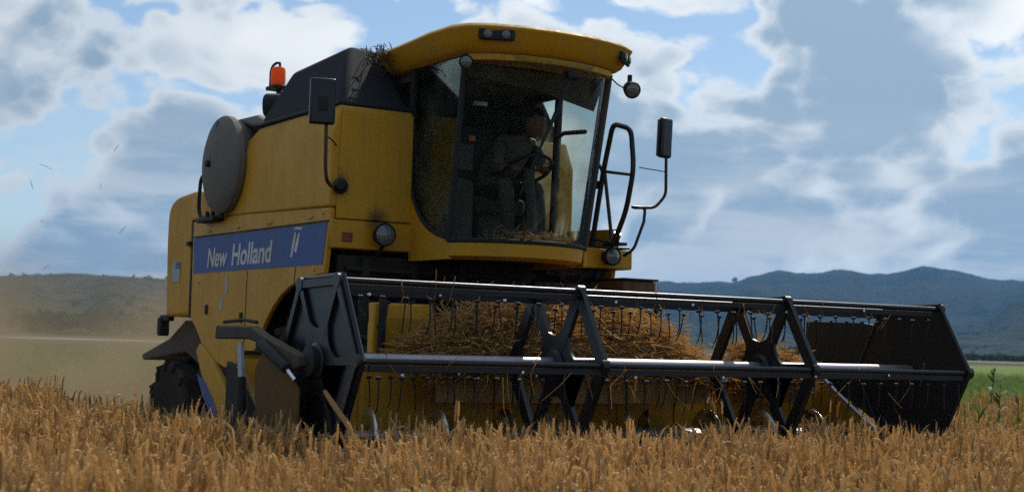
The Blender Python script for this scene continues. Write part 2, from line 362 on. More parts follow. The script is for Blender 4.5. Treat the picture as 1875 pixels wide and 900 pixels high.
# hills: a rising terrain, ridge heights read as angles above the horizon
prof = [(-3000, 70), (-1500, 110), (-600, 84), (-200, 96), (0, 95), (130, 104), (300, 98), (500, 108), (800, 116), (1000, 112), (1180, 119), (1340, 124), (1380, 136),
        (1425, 150), (1455, 148), (1485, 142), (1510, 149), (1545, 155), (1570, 151), (1600, 147), (1645, 150), (1665, 157), (1692, 165), (1720, 162), (1760, 156), (1800, 146), (1830, 143), (1875, 143), (2050, 150), (2300, 126), (2800, 160), (3500, 110), (5000, 90)]
pu = np.array([p[0] for p in prof], float); ph = np.array([p[1] for p in prof], float)
us = np.concatenate([np.linspace(-3000, -100, 60), np.linspace(-90, 1960, 300), np.linspace(1970, 5000, 60)])
rs = np.linspace(0, 1, 34)
def lerp(a, b, t): return a + (b-a)*t
vsn = []; fsn = []; HILL = []
for i, u in enumerate(us):
    t = min(1, max(0, (u-350)/800)); t = t*t*(3-2*t)
    r0, r1 = lerp(380, 1300, t), lerp(1700, 3500, t); h = (float(np.interp(u, pu, ph)) + 3.4*noise.fractal(Vector((u*.03, 0, 5)), 1.0, 2.0, 4)*(.3+.7*t))/FPX
    for j, s in enumerate(rs):
        r = lerp(r0, r1*1.25, s); q = (r-r0)/(r1-r0)
        base = (r1*h+CAM.z)*(min(1, q)**1.35 if q < 1 else 1-.25*(q-1)*4)
        x, y, _ = gp(u, r)
        nz = noise.fractal(Vector((x*.0022, y*.0022, 3.1)), 1.0, 2.0, 6)
        amp = ((1-abs(2*min(1, q)-1))*.30 + .015)*(.35+.65*t)
        gul = abs(noise.noise(Vector((u*.012, q*1.3, 7.7))))
        z = base + r1*h*amp*nz*.8 - r1*h*(1-abs(2*min(1, q)-1))*.35*(.5-gul)
        if j == 0: z = -2.
        z = min(z, (r*h)+CAM.z) if q < 1 else z
        vsn.append((x, y, max(z, -2.))); HILL.append((u, q, x, y, max(z, -2.)))
for i in range(len(us)-1):
    for j in range(len(rs)-1):
        a = i*len(rs)+j; fsn.append((a, a+1, a+len(rs)+1, a+len(rs)))
mb = MB(); mb.add(vsn, fsn, True); hills = mb.build('hills', 'hill'); tag(hills, 'hazy blue hills along the horizon', kind='structure')

# the air: even haze over the whole valley
mb = MB(); mb.box(-7300, 7300, -7300, 7300, -4, 330)
m = bpy.data.materials.new('valley_haze'); m.use_nodes = True; nt = m.node_tree; nt.nodes.clear()
o = nt.nodes.new('ShaderNodeOutputMaterial'); pv = nt.nodes.new('ShaderNodeVolumePrincipled')
pv.inputs['Color'].default_value = (.24, .54, 1.0, 1); pv.inputs['Density'].default_value = 1.05e-4; pv.inputs['Anisotropy'].default_value = .15
L(nt, pv.outputs[0], o.inputs['Volume']); MT['haze'] = m
hz = mb.build('haze', 'haze'); tag(hz, 'thin blue haze filling the valley air', kind='stuff')

# threshing dust drifting behind the machine
m = bpy.data.materials.new('threshing_dust'); m.use_nodes = True; nt = m.node_tree; nt.nodes.clear()
o = nt.nodes.new('ShaderNodeOutputMaterial'); pv = nt.nodes.new('ShaderNodeVolumePrincipled')
tc = N(nt, 'ShaderNodeTexCoord'); g = N(nt, 'ShaderNodeNewGeometry'); P = g.outputs['Position']
ln = N(nt, 'ShaderNodeVectorMath', operation='LENGTH'); L(nt, tc.outputs['Object'], ln.inputs[0])
fall = sstep(nt, ln.outputs['Value'], 1.0, .15)
nn = fbm(nt, P, .42, 4, .55)
dn = mth(nt, 'MULTIPLY', mth(nt, 'MULTIPLY', fall, sstep(nt, nn, .40, .66)),   .52)
pv.inputs['Color'].default_value = (.42, .33, .21, 1); L(nt, dn, pv.inputs['Density']); pv.inputs['Anisotropy'].default_value = .3
L(nt, pv.outputs[0], o.inputs['Volume']); MT['dust'] = m
bm = bmesh.new(); bmesh.ops.create_icosphere(bm, subdivisions=3, radius=1.0); me = bpy.data.meshes.new('dust'); bm.to_mesh(me); bm.free()
do = bpy.data.objects.new('dust', me); SC.collection.objects.link(do); me.materials.append(m)
do.location = (-10.6, -1.2, .4); do.scale = (8.0, 4.6, 2.8); tag(do, 'tan dust drifting behind the harvester', kind='stuff')
# ------------------------------------------------------------------ the combine harvester (x forward, y to its left, z up)
H = tag(empty('combine_harvester'), 'yellow combine harvester with a blue side stripe and wide black reel cutting the ripe crop', 'combine harvester')
def part(mb, name, mat, parent=None, **k): return mb.build(name, mat, parent or H, **k)

# chassis and under-body
mb = MB(); mb.box(-3.3, -.10, -1.18, .42, 1.05, 2.07); mb.box(-3.3, -.75, .42, 1.15, 1.05, 2.0); mb.box(-3.2, -.35, -.9, .9, .75, 1.049)
mb.box(-.099, -.05, -1.30, -.2, 1.90, 2.06); mb.box(-.10, .02, -1.28, -.9, 1.15, 1.60); mb.box(-.3, -.06, .421, 1.0, 1.80, 1.94)
chassis = part(mb, 'chassis', 'under', bevel=.015)
for y in (-1.12, -.72, -.3): part(MB().box(-.048, .01, y, y+.05, 1.2, 2.05), 'frame_upright', 'under', chassis)
for z, y1 in ((1.96, .4), (1.78, .36)): part(MB().tube([(-.02, -1.25, z), (.0, -.4, z-.02), (-.02, y1, z+.02)], .022, 6), 'hose', 'blackdull', chassis)
part(MB().box(-.75, -.35, -1.15, 1.15, .72, 1.0), 'front_axle', 'under', chassis, bevel=.03)
part(MB().box(-4.0, -3.8, -1.0, 1.0, .52, .7), 'rear_axle', 'under', chassis, bevel=.02)
part(MB().box(-4.0, -3.2, -.35, .35, .6, 1.2), 'rear_frame', 'under', chassis)

# right side panel with wheel arch, blue stripe and lettering
arch = [(-1.30, 1.38), (-1.23, 1.50), (-1.13, 1.60), (-1.02, 1.682), (-.88, 1.765), (-.72, 1.825), (-.55, 1.866), (-.38, 1.895), (-.2, 1.91)]
poly = [(-2.965, 2.452), (-2.945, 1.585), (-2.80, 1.50), (-2.62, 1.36), (-2.40, 1.24), (-2.05, 1.17), (-1.6, 1.20)] + arch + [(-.075, 1.915), (-.055, 2.0), (0, 2.306), (0, 2.40), (-1.9, 2.452)]
sp = part(MB().prism(poly, -1.40, -1.36), 'side_panel', 'yellow', bevel=.008)
part(MB().prism([(-2.905, 1.985), (-.10, 1.985), (-.035, 2.290), (-2.915, 2.300)], -1.4045, -1.4005), 'stripe', 'blue', sp)
part(MB().bar((-2.92, -1.407, 2.309), (-.01, -1.407, 2.302), .012, .010), 'trim_line', 'blackdull', sp)
def lettering(txt, x0, z0, width, height, y, mat, parent):
    cu = bpy.data.curves.new('lettering', 'FONT'); cu.body = txt; cu.size = 1; cu.extrude = .01; cu.offset = .024; cu.space_character = 1.0
    t = bpy.data.objects.new('t', cu); SC.collection.objects.link(t); bpy.context.view_layer.update()
    me = bpy.data.meshes.new_from_object(t.evaluated_get(bpy.context.evaluated_depsgraph_get())); bpy.data.objects.remove(t)
    co = np.empty(len(me.vertices)*3); me.vertices.foreach_get('co', co); co = co.reshape(-1, 3)
    mn, mx_ = co.min(0), co.max(0); q = np.empty_like(co)
    q[:, 0] = x0 + (co[:, 0]-mn[0])/(mx_[0]-mn[0])*width + (co[:, 1]-mn[1])/(mx_[1]-mn[1])*.03
    q[:, 2] = z0 + (co[:, 1]-mn[1])/(mx_[1]-mn[1])*height
    q[:, 1] = y - (co[:, 2]-mn[2])/(mx_[2]-mn[2])*.0025
    me.vertices.foreach_set('co', q.ravel()); me.update(); me.name = 'lettering'
    ob = bpy.data.objects.new('lettering', me); SC.collection.objects.link(ob); me.materials.clear(); me.materials.append(MT[mat]); ob.parent = parent; return ob
lettering('New', -2.545, 2.025, .47, .172, -1.4052, 'white', sp)
lettering('Holland', -1.955, 2.025, .86, .184, -1.4052, 'white', sp)
# emblem: two slanted leaf strokes and a foot
for pl in ([(-.70, 2.06), (-.665, 2.05), (-.615, 2.17), (-.60, 2.255), (-.635, 2.235), (-.665, 2.16)], [(-.625, 2.10), (-.585, 2.085), (-.545, 2.17), (-.53, 2.245), (-.565, 2.225), (-.60, 2.16)], [(-.655, 2.265), (-.60, 2.268), (-.525, 2.258), (-.46, 2.272), (-.54, 2.281), (-.61, 2.286)]):
    part(MB().prism(pl, -1.4075, -1.4052), 'emblem_stroke', 'white', sp)
part(MB().box(-2.10, -2.03, -1.4035, -1.401, 1.80, 1.945), 'sticker', 'greydecal', sp)
part(MB().box(-2.20, -2.14, -1.4035, -1.401, 1.66, 1.75), 'sticker', 'greydecal', sp)
part(MB().box(-3.055, -2.975, -1.43, -1.3985, 2.235, 2.275), 'latch', 'blackdull', sp)
for x, z in ((-2.75, 1.9), (-1.6, 1.9), (-1.45, 1.32), (-.25, 1.95)): part(MB().lathe([(.014, 0), (.014, .006), (.006, .009)], (x, -1.4, z), (0, -1, 0), 8), 'bolt', 'yellow', sp)
for x0, z0, x1, z1 in ((-1.62, 1.22, -1.60, 1.975), (-.62, 1.86, -.60, 1.975)): part(MB().bar((x0, -1.4008, z0), (x1, -1.4008, z1), .004, .010, (1, 0, 0)), 'panel_seam', 'blackdull', sp)
for x in (-2.6, -1.9, -1.2, -.4): part(MB().box(x, x+.09, -1.410, -1.3995, 2.335, 2.355), 'hinge', 'yellow', sp, bevel=.003)
for x, z in ((-1.72, 1.55), (-2.55, 1.62)): part(MB().box(x, x+.05, -1.415, -1.3995, z, z+.085), 'latch', 'blackdull', sp, bevel=.006)
# the plain panel on the far side
part(MB().prism(poly, 1.16, 1.20), 'side_panel', 'yellow', bevel=.008)

# rear hood
hood = fillet([(-3.66, 1.60), (-3.71, 2.30), (-3.70, 2.70), (-3.0, 2.735), (-2.0, 2.66), (-2.0, 2.452)], {2: .32}, 6)
poly = hood + [(-3.002, 2.452), (-2.985, 1.60)]
rh = part(MB().prism(poly, -1.395, 1.19), 'rear_hood', 'yellow_dusty', bevel=.04, seg=3)
part(MB().box(-2.995, -2.962, -1.402, -1.37, 1.59, 2.47), 'seam_strip', 'blackdull', rh)
part(MB().box(-3.50, -3.28, -1.401, -1.3975, 1.92, 2.10), 'sticker', 'greydecal', rh)
part(MB().box(-3.40, -3.28, -1.4035, -1.4012, 2.04, 2.10), 'sticker', 'blue', rh)
# chopper chute under the hood and lamp bracket at the tail
part(MB().prism([(-3.62, 1.57), (-2.98, 1.57), (-2.80, 1.46), (-2.66, 1.33), (-2.80, 1.16), (-3.05, 1.12), (-3.55, 1.27), (-4.85, 1.17), (-4.88, 1.23), (-4.05, 1.40)], -1.22, 1.1), 'straw_chute', 'chute', bevel=.02)
tl = part(MB().box(-3.93, -3.67, -1.36, -1.30, 1.56, 1.62), 'tail_bracket', 'blackdull', bevel=.01)
part(MB().box(-3.95, -3.85, -1.38, -1.28, 1.42, 1.60), 'tail_lamp', 'blackdull', tl, bevel=.02)
# curved lower guard ahead of the rear wheel
outer = [(-2.60, 1.37), (-2.30, 1.24), (-2.02, 1.06), (-1.80, .86), (-1.66, .62)]; inner = [(-2.70, 1.30), (-2.52, 1.08), (-2.28, .88), (-2.05, .70), (-1.92, .55)]
lg = part(MB().prism(outer + inner[::-1], -1.43, -1.36), 'lower_guard', 'yellow', bevel=.02)
part(MB().prism([(-2.62, 1.10), (-2.45, 1.06), (-2.20, .90), (-2.02, .74), (-1.93, .60), (-2.03, .60), (-2.20, .74), (-2.45, .92)], -1.437, -1.4305), 'stripe', 'blue', lg)

# grain tank: side box, front panel, dark cover
def loft(mb, a, b): n = len(a); mb.add(list(a)+list(b), [tuple(range(n))[::-1], tuple(range(n, 2*n))] + [(i, (i+1) % n, n+(i+1) % n, n+i) for i in range(n)])
mb = MB()
lo = [(-2.02, -1.402, 2.454), (-.005, -1.402, 2.408), (-.005, -.735, 2.40), (-.68, -.735, 2.40), (-.68, 1.18, 2.40), (-2.02, 1.18, 2.454)]
mi = [(-1.96, -1.40, 2.965), (-.005, -1.398, 2.945), (-.005, -.735, 2.945), (-.68, -.735, 2.945), (-.68, 1.18, 2.945), (-1.96, 1.18, 2.965)]
hi = [(-1.60, -1.335, 3.165), (-.005, -1.350, 3.165), (-.005, -.735, 3.165), (-.68, -.735, 3.165), (-.68, 1.10, 3.165), (-1.60, 1.10, 3.165)]
n = 6; mb.add(lo+mi+hi, [tuple(range(n))[::-1], tuple(range(2*n, 3*n))] + [(k*n+i, k*n+(i+1) % n, (k+1)*n+(i+1) % n, (k+1)*n+i) for k in (0, 1) for i in range(n)])
gt = part(mb, 'grain_tank', 'yellow_dusty', bevel=.018)
part(MB().prism([(-1.36, 2.322), (-.74, 2.322), (-.74, 3.135), (-1.325, 3.135)], -.004, .012, 'yz'), 'front_panel', 'yellow_front', gt, bevel=.008)
for y, z in ((-1.38, 2.36), (-1.38, 2.9)): part(MB().lathe([(.012, 0), (.012, .006), (.005, .009)], (-.12, -1.401, z), (0, -1, 0), 8), 'bolt', 'yellow', gt)
mb = MB()
base = [(-1.66, -1.345, 3.168), (-.02, -1.345, 3.168), (-.02, -.745, 3.168), (-.70, -.742, 3.168), (-.70, 1.08, 3.168), (-1.66, 1.08, 3.168)]
top = [(-1.44, -1.13, 3.64), (-.56, -1.03, 3.735), (-.50, -.80, 3.70), (-.74, -.742, 3.70), (-.80, .85, 3.70), (-1.40, .85, 3.62)]
loft(mb, base, top); tex = part(mb, 'tank_cover', 'tarp', bevel=.05, seg=4)
part(MB().tube([(-1.66, -1.35, 3.18), (-.02, -1.355, 3.18), (-.01, -.75, 3.18)], .014, 6), 'cover_hem', 'blackdull', tex)
mb = MB()
loft(mb, [(-2.0, -1.30, 2.98), (-1.62, -1.36, 3.14), (-1.62, .9, 3.14), (-2.0, .9, 2.98)], [(-2.05, -1.05, 3.26), (-1.55, -1.15, 3.34), (-1.55, .8, 3.34), (-2.05, .8, 3.26)])
part(mb, 'tank_shoulder', 'tarp', bevel=.02)
# lower front strip of the body with lamps, across to the far platform
fs = part(MB().prism([(-1.385, 2.105), (-.70, 2.105), (-.70, 2.318), (-1.40, 2.318)], -.25, .004, 'yz'), 'front_strip', 'yellow_front', bevel=.01)
part(MB().box(.004, .016, -1.30, -1.22, 2.155, 2.225), 'reflector', 'redlens', fs, bevel=.004)
part(MB().lathe([(.045, 0), (.045, .02), (.03, .03)], (.004, -.60-.08, 2.19), (1, 0, 0), 14), 'marker_lamp', 'greymetal', fs)
def headlamp(c, d=(1, 0, 0), r=.085, parent=H, name='headlamp'):
    d = Vector(d).normalized()
    hl = part(MB().lathe([(r*.45, -.10), (r*.8, -.08), (r, -.02), (r*1.05, .0), (r*1.0, .012), (r*.9, .004), (r*.05, .002)], c, d, 20), name, 'blackdull', parent)
    part(MB().lathe([(r*.88, .005), (r*.7, .018), (r*.35, .027), (.002, .03)], c, d, 20), 'lens', 'lens', hl); return hl
hl = headlamp((.13, -1.01, 2.215)); part(MB().tube([(.01, -1.01, 2.06), (.06, -1.01, 2.10), (.10, -1.01, 2.15)], .018, 6), 'bracket', 'blackdull', hl)

# rotary dust screen with duct, guard rail, intake, beacon
ds = part(MB().lathe([(.30, -.36), (.36, -.30), (.40, -.02), (.42, .0), (.42, .05), (.40, .075), (.30, .115), (.17, .145), (.08, .155), (.02, .157)], (-2.12, -1.42, 2.89), (0, -1, 0), 40), 'dust_screen', 'greymetal')
part(MB().lathe([(.03, 0), (.03, .03), (.015, .04)], (-2.12, -1.573, 2.89), (0, -1, 0), 12), 'hub', 'blackdull', ds)
part(MB().bar((-2.12, -1.585, 2.89), (-2.12, -1.52, 3.26), .03, .012, (0, 1, 0)), 'wiper_arm', 'greymetal', ds)
mb = MB(); loft(mb, [(-2.10, -1.36, 3.29), (-1.75, -1.36, 3.20), (-1.75, -1.10, 3.10), (-2.25, -1.10, 3.10)], [(-1.75, -1.30, 3.30), (-1.45, -1.33, 3.19), (-1.45, -1.1, 3.15), (-1.80, -1.05, 3.25)])
part(mb, 'screen_duct', 'greymetal', ds, bevel=.02)
gr = part(MB().tube(fillet([(-2.30, -1.47, 2.80), (-2.62, -1.47, 2.84), (-2.645, -1.47, 2.55), (-2.60, -1.47, 2.47), (-2.40, -1.47, 2.44), (-2.10, -1.45, 2.46)], {1: .1, 2: .05, 3: .06}), .017, 8), 'guard_rail', 'blackdull')
part(MB().box(-2.62, -2.20, -1.50, -1.38, 2.415, 2.455), 'rail_bracket', 'blackdull', gr, bevel=.01)
for x in (-2.50, -2.36): part(MB().lathe([(.02, 0), (.02, .05), (.012, .06)], (x, -1.44, 2.455), (0, 0, 1), 8), 'clamp', 'blackdull', gr)
part(MB().lathe([(.105, -.35), (.105, 0), (.09, .02), (.05, .025)], (-2.12, -1.08, 3.44), (-.55, -.83, 0), 20), 'air_intake', 'blackdull')
bc = part(MB().box(-2.42, -2.22, -.98, -.84, 3.62, 3.655), 'beacon', 'blackdull', bevel=.008)
part(MB().lathe([(.062, 0), (.066, .05), (.064, .13), (.055, .155), (.02, .165)], (-2.30, -.91, 3.66), (0, 0, 1), 20), 'amber_lens', 'amber', bc)
part(MB().tube(fillet([(-2.43, -.93, 3.64), (-2.43, -.93, 3.83), (-2.36, -.91, 3.87), (-2.30, -.90, 3.86), (-2.29, -.90, 3.83)], {1: .06, 2: .03}), .012, 8), 'guard', 'blackdull', bc)
part(MB().tube([(-2.30, -.91, 3.63), (-2.20, -.91, 3.50), (-1.95, -.95, 3.30)], .025, 6), 'post', 'blackdull', bc)

# ---- cab
YL, YR = -.725, .50        # side planes
def wscurve(z, k=9):
    t = (z-2.14)/(3.50-2.14); xa = .60+.15*t; xb = .93+.11*t; ya = -.735+.012*t; yb = .42+.10*t
    return [(xa+(xb-xa)*(1-(2*i/(k-1)-1)**2)**.75, ya+(yb-ya)*i/(k-1), z) for i in range(k)]
mb = MB(); mb.box(-.66, .60, -.70, .43, 2.08, 2.13); mb.box(-.66, -.60, -.70, .48, 2.13, 3.50)
mb.prism([(a[0]-.02, a[1]) for a in wscurve(2.14)] , 2.081, 2.129, 'xy')
cab = part(mb, 'cab', 'interior', bevel=.01)
# yellow sill under the windscreen and the right cab skirt
zs = [2.035, 2.06, 2.15, 2.165]; off = [-.06, .0, .012, -.012]; rows = []
for z, d in zip(zs, off): rows.append([(p[0]+d, p[1]+(d if i > 4 else -d)*.5, z) for i, p in enumerate(wscurve(max(2.14, z), 17))])
mb = MB(); vsn = sum(rows, []); k = 17
mb.add(vsn, [(r*k+i, r*k+i+1, (r+1)*k+i+1, (r+1)*k+i) for r in range(3) for i in range(k-1)], True)
inn = [[(p[0]-.05, p[1], z) for p in rows[0]] for z in (zs[0], zs[-1])]
o_ = len(mb.v); mb.v += inn[0]+inn[1]; mb.tint += [.5]*(2*k)
mb.f += [(i+1, i, o_+i, o_+i+1) for i in range(k-1)] + [(3*k+i, 3*k+i+1, o_+k+i+1, o_+k+i) for i in range(k-1)]; mb.sm += [False]*(2*k-2)
part(mb, 'cab_sill', 'yellow_front', cab)
curve = [(-.01, 2.62), (.03, 2.52), (.10, 2.42), (.19, 2.335), (.30, 2.27), (.42, 2.225), (.60, 2.185)]
part(MB().prism([(-.01, 2.035)] + curve + [(.60, 2.035)], -.742, -.70), 'cab_skirt', 'yellow_front', cab, bevel=.006)
part(MB().prism([(-.64, 2.035), (-.64, 2.28), (.60, 2.20), (.60, 2.035)], .44, .475), 'cab_skirt', 'yellow_front', cab, bevel=.006)
# windscreen (curved sheet), glazing frame
mb = MB(); k = 13; rows = [wscurve(z, k) for z in np.linspace(2.168, 3.498, 7)]
mb.add(sum(rows, []), [(r*k+i, r*k+i+1, (r+1)*k+i+1, (r+1)*k+i) for r in range(6) for i in range(k-1)], True)
ws = part(mb, 'windscreen', 'glass', cab)
# side window
sw = [(-.005, 3.498)] + [(x+.008, z+.006) for x, z in curve] + [(.745, 3.498)]
part(MB().prism([(x, z) for x, z in sw], -.728, -.723), 'side_window', 'glass', cab)
part(MB().tube([(x, -.735, z) for x, z in curve], .016, 6), 'window_seal', 'blackdull', cab)
part(MB().tube([(p[0]+.004, p[1], p[2]) for p in wscurve(2.172, 17)], .018, 6), 'window_seal', 'blackdull', cab)
part(MB().tube([wscurve(2.16)[0], wscurve(2.8)[0], wscurve(3.50)[0]], .024, 8), 'pillar', 'blackdull', cab)
part(MB().tube([wscurve(2.16)[-1], wscurve(2.8)[-1], wscurve(3.50)[-1]], .040, 8), 'pillar', 'armgrey', cab)
part(MB().bar((-.03, -.725, 2.60), (-.03, -.725, 3.50), .04, .06, (1, 0, 0)), 'pillar', 'blackdull', cab)
# far door: post, panes, grab bar
part(MB().bar((.10, .475, 2.2), (.12, .495, 3.45), .05, .04, (1, 0, 0)), 'pillar', 'blackdull', cab)
part(MB().bar((-.60, .46, 2.2), (-.60, .49, 3.49), .08, .08, (1, 0, 0)), 'pillar', 'blackdull', cab)
part(MB().add([(.125, .46, 2.27), (.62, .43, 2.23), (.735, .51, 3.44), (.145, .495, 3.44)], [(0, 1, 2, 3)]), 'door_window', 'doorglass', cab)
part(MB().add([(-.2, .46, 2.30), (.075, .46, 2.27), (.095, .495, 3.44), (-.2, .495, 3.44)], [(0, 1, 2, 3)]), 'rear_side_window', 'doorglass', cab)
part(MB().box(-.60, -.205, .465, .49, 2.26, 3.44), 'rear_side_panel', 'interior', cab)
part(MB().box(-.60, .72, .455, .50, 3.39, 3.498), 'door_header', 'interior', cab)
part(MB().tube([(.14, .45, 3.06), (.30, .43, 3.09), (.60, .43, 3.07)], .018, 6), 'grab_bar', 'blackdull', cab)
# roof
out = [(-.66, -.84), (-.10, -.86), (.45, -.87), (.76, -.86), (.90, -.80), (1.0, -.66), (1.07, -.45), (1.10, -.18), (1.09, .08), (1.05, .30), (.98, .50), (.88, .645), (.74, .66), (-.66, .66)]
def inset(poly, d):
    c = Vector((.15, -.1)); r = []
    for p in poly:
        v = Vector(p)-c; r.append(tuple(c + v*(1-d/v.length)))
    return r
lay = [(out, .13, 3.504), (out, .075, 3.535), (out, .03, 3.60), (out, -.012, 3.672), (out, .02, 3.70), (out, .25, 3.738)]
mb = MB(); n = len(out); rows = [[(x, y, z - (.02 if k >= 3 and x < 0 else 0)) for x, y in inset(out, d)] for k, (_, d, z) in enumerate(lay)]
mb.add(sum(rows, []), [tuple(range(n))[::-1], tuple(range((len(rows)-1)*n, len(rows)*n))] + [(k*n+i, k*n+(i+1) % n, (k+1)*n+(i+1) % n, (k+1)*n+i) for k in range(len(rows)-1) for i in range(n)])
roof = part(mb, 'roof', 'yellow', cab, bevel=.008)
vis = [(.80, -.72), (.92, -.58), (.99, -.38), (1.02, -.14), (1.0, .10), (.96, .28), (.88, .46), (.76, .52), (.70, .52), (.74, .1), (.78, -.14), (.74, -.5), (.70, -.72)]
part(MB().prism(vis, 3.455, 3.503, 'xy'), 'sun_visor', 'yellow_front', cab, bevel=.008)
part(MB().box(-.6, .66, -.68, .46, 3.44, 3.502), 'headliner', 'headliner', cab)
mb = MB(); mb.add([(.72, -.70, 3.45), (.74, .50, 3.45), (.66, .46, 3.22), (.62, -.05, 3.34), (.64, -.66, 3.38)], [(0, 1, 2, 3, 4)]); part(mb, 'sun_blind', 'headliner', cab)
# roof lamps set in dark recesses
def lampbox(c, ang, wd, parent=cab):
    d = Vector((math.cos(ang), math.sin(ang), 0)); s_ = Vector((-d.y, d.x, 0)); u = Vector((0, 0, 1)); c = Vector(c)
    lb = part(MB().obox(c, (d, s_, u), (.014, wd, .042)), 'lamp_housing', 'blackdull', parent, bevel=.018, seg=3)
    for q in ((-.5, .5) if wd > .1 else (0,)):
        cc = c + s_*(wd*q) + d*.018
        part(MB().lathe([(.030, 0), (.030, .008), (.018, .014), (.002, .016)], cc, d, 14), 'roof_lamp', 'lens', parent)
lampbox((.998, -.615, 3.618), -.40, .13)
lampbox((.915, .56, 3.60), .72, .12)
wl = headlamp((1.02, .56, 3.35), (.85, -.25, -.35), .062, cab, 'work_lamp')
part(MB().tube([(.97, .57, 3.47), (.975, .565, 3.42), (.985, .562, 3.37)], .018, 6), 'lamp_bracket', 'blackdull', cab)
part(MB().tube([(.84, .50, 3.45), (.88, .52, 3.41), (.94, .55, 3.37)], .006, 5), 'lamp_cable', 'blackdull', cab)
headlamp((.88, -.79, 3.42), (.8, -.5, -.2), .05, cab, 'work_lamp')
# wiper
part(MB().tube([(1.02, .02, 3.42), (1.06, -.12, 3.12), (1.05, -.28, 2.80)], .010, 6), 'wiper', 'blackdull', cab)
part(MB().bar((1.055, -.10, 3.20), (1.025, -.40, 2.50), .016, .012), 'wiper', 'blackdull', cab)
part(MB().box(.96, 1.05, -.03, .07, 3.37, 3.43), 'wiper_motor', 'blackdull', cab, bevel=.01)
# seat, steering, dash, monitor
seat = part(MB().box(-.42, .08, -.22, .24, 2.44, 2.57), 'seat', 'seatcloth', cab, bevel=.04, seg=3)
part(MB().obox((-.44, .01, 2.86), (Vector((.97, 0, .2)), Vector((0, 1, 0)), Vector((-.2, 0, .97))), (.06, .23, .34)), 'seat_back', 'seatcloth', cab, bevel=.045, seg=3)
part(MB().box(-.36, 0, -.16, .18, 2.13, 2.44), 'seat_base', 'interior', cab, bevel=.02)
part(MB().tube([(.62, -.02, 2.13), (.52, .01, 2.5), (.43, .03, 2.74)], .04, 8), 'steering_column', 'interior', cab)
ax = Vector((-.5, 0, .87)); cc = Vector((.42, .03, 2.76)); u_ = Vector((0, 1, 0)); v_ = ax.cross(u_)
part(MB().tube([cc + (u_*math.cos(a)+v_*math.sin(a))*.19 for a in np.linspace(0, 2*math.pi, 25)[:-1]], .015, 6, closed=True), 'steering_wheel', 'blackdull', cab)
part(MB().bar(cc-u_*.18, cc+u_*.18, .03, .015), 'steering_spoke', 'blackdull', cab)
part(MB().box(.0, .34, -.60, -.38, 2.13, 2.66), 'side_console', 'interior', cab, bevel=.03)
part(MB().box(.30, .34, -.58, -.40, 2.72, 2.92), 'monitor', 'interior', cab, bevel=.01)
part(MB().box(.335, .345, -.44, -.39, 2.945, 2.985), 'warning_tag', 'orangebit', cab)
part(MB().obox((.30, -.33, 3.24), (Vector((1, 0, 0)), Vector((0, 1, 0)), Vector((0, 0, 1))), (.02, .05, .015)), 'mirror', 'mirror', cab)
part(MB().box(.50, .72, -.42, .30, 2.13, 2.21), 'dashboard', 'interior', cab, bevel=.03)
# dry straw caught at the foot of the windscreen and the tuft behind the roof
def strands(name, pts_fn, n, ln, r, mat, parent=None, curl=.3, sides=3):
    mb = MB()
    for i in range(n):
        c, d = pts_fn(); c = Vector(c); d = Vector(d).normalized(); l = ln*random.uniform(.5, 1.3)
        b = Vector((random.gauss(0, 1), random.gauss(0, 1), random.gauss(0, 1)))*curl*l
        mb.tube([c-d*l*.5, c+b*.35, c+d*l*.5+b*.1], [r, r*.9, r*.5], sides, False, t=random.random())
    ob = mb.build(name, mat, parent); return ob
def f_(): return ((random.gauss(-.25, .06), random.gauss(-.93, .05), random.gauss(3.60, .045)), (random.gauss(0, 1), random.gauss(0, 1), random.gauss(0, 1)+.4))
tf = strands('straw_tuft', f_, 110, .09, .004, 'darkstraw', H); tf['kind'] = 'stuff'
def f_():
    y = random.uniform(-.5, .35); x = .60+.25*(1-(2*(y+.16)/1.15)**2); return ((x-random.random()*.10, y, 2.20+abs(random.gauss(0, .03))), (random.gauss(0, 1), random.gauss(0, 1), random.gauss(0, .5)))
st = strands('straw_litter', f_, 150, .10, .003, 'straw', H); st['kind'] = 'stuff'

# ---- mirrors
mr = part(MB().obox((.30, -1.625, 3.12), (Vector((.96, -.28, 0)), Vector((.28, .96, 0)), Vector((.01, 0, 1))), (.03, .092, .165)), 'wing_mirror', 'black', bevel=.018, seg=3)
part(MB().obox((.266, -1.615, 3.12), (Vector((.96, -.28, 0)), Vector((.28, .96, 0)), Vector((.01, 0, 1))), (.004, .082, .15)), 'mirror_glass', 'mirror', mr)
part(MB().obox((.333, -1.632, 3.10), (Vector((.96, -.28, 0)), Vector((.28, .96, 0)), Vector((.01, 0, 1))), (.006, .035, .05)), 'mirror_clamp', 'blackdull', mr, bevel=.004)
part(MB().tube(fillet([(.30, -1.59, 2.97), (.30, -1.585, 2.66), (.27, -1.56, 2.57), (.10, -1.45, 2.545), (.0, -1.37, 2.55)], {1: .05, 2: .06, 3: .05}), .014, 8), 'mirror_arm', 'rust', mr)
part(MB().tube([(.30, -1.59, 2.88), (.20, -1.50, 2.87), (.0, -1.37, 2.86)], .006, 6), 'mirror_stay', 'blackdull', mr)
part(MB().lathe([(.06, 0), (.055, .05), (.03, .08)], (.008, -1.33, 2.56), (1, -.4, 0), 12), 'mirror_mount', 'blackdull', mr)
mr = part(MB().obox((.30, 1.415, 3.145), (Vector((.97, .25, 0)), Vector((-.25, .97, 0)), Vector((-.02, .05, 1))), (.03, .068, .165)), 'wing_mirror', 'black', bevel=.022, seg=3)
part(MB().obox((.266, 1.405, 3.145), (Vector((.97, .25, 0)), Vector((-.25, .97, 0)), Vector((-.02, .05, 1))), (.004, .058, .15)), 'mirror_glass', 'mirror', mr)
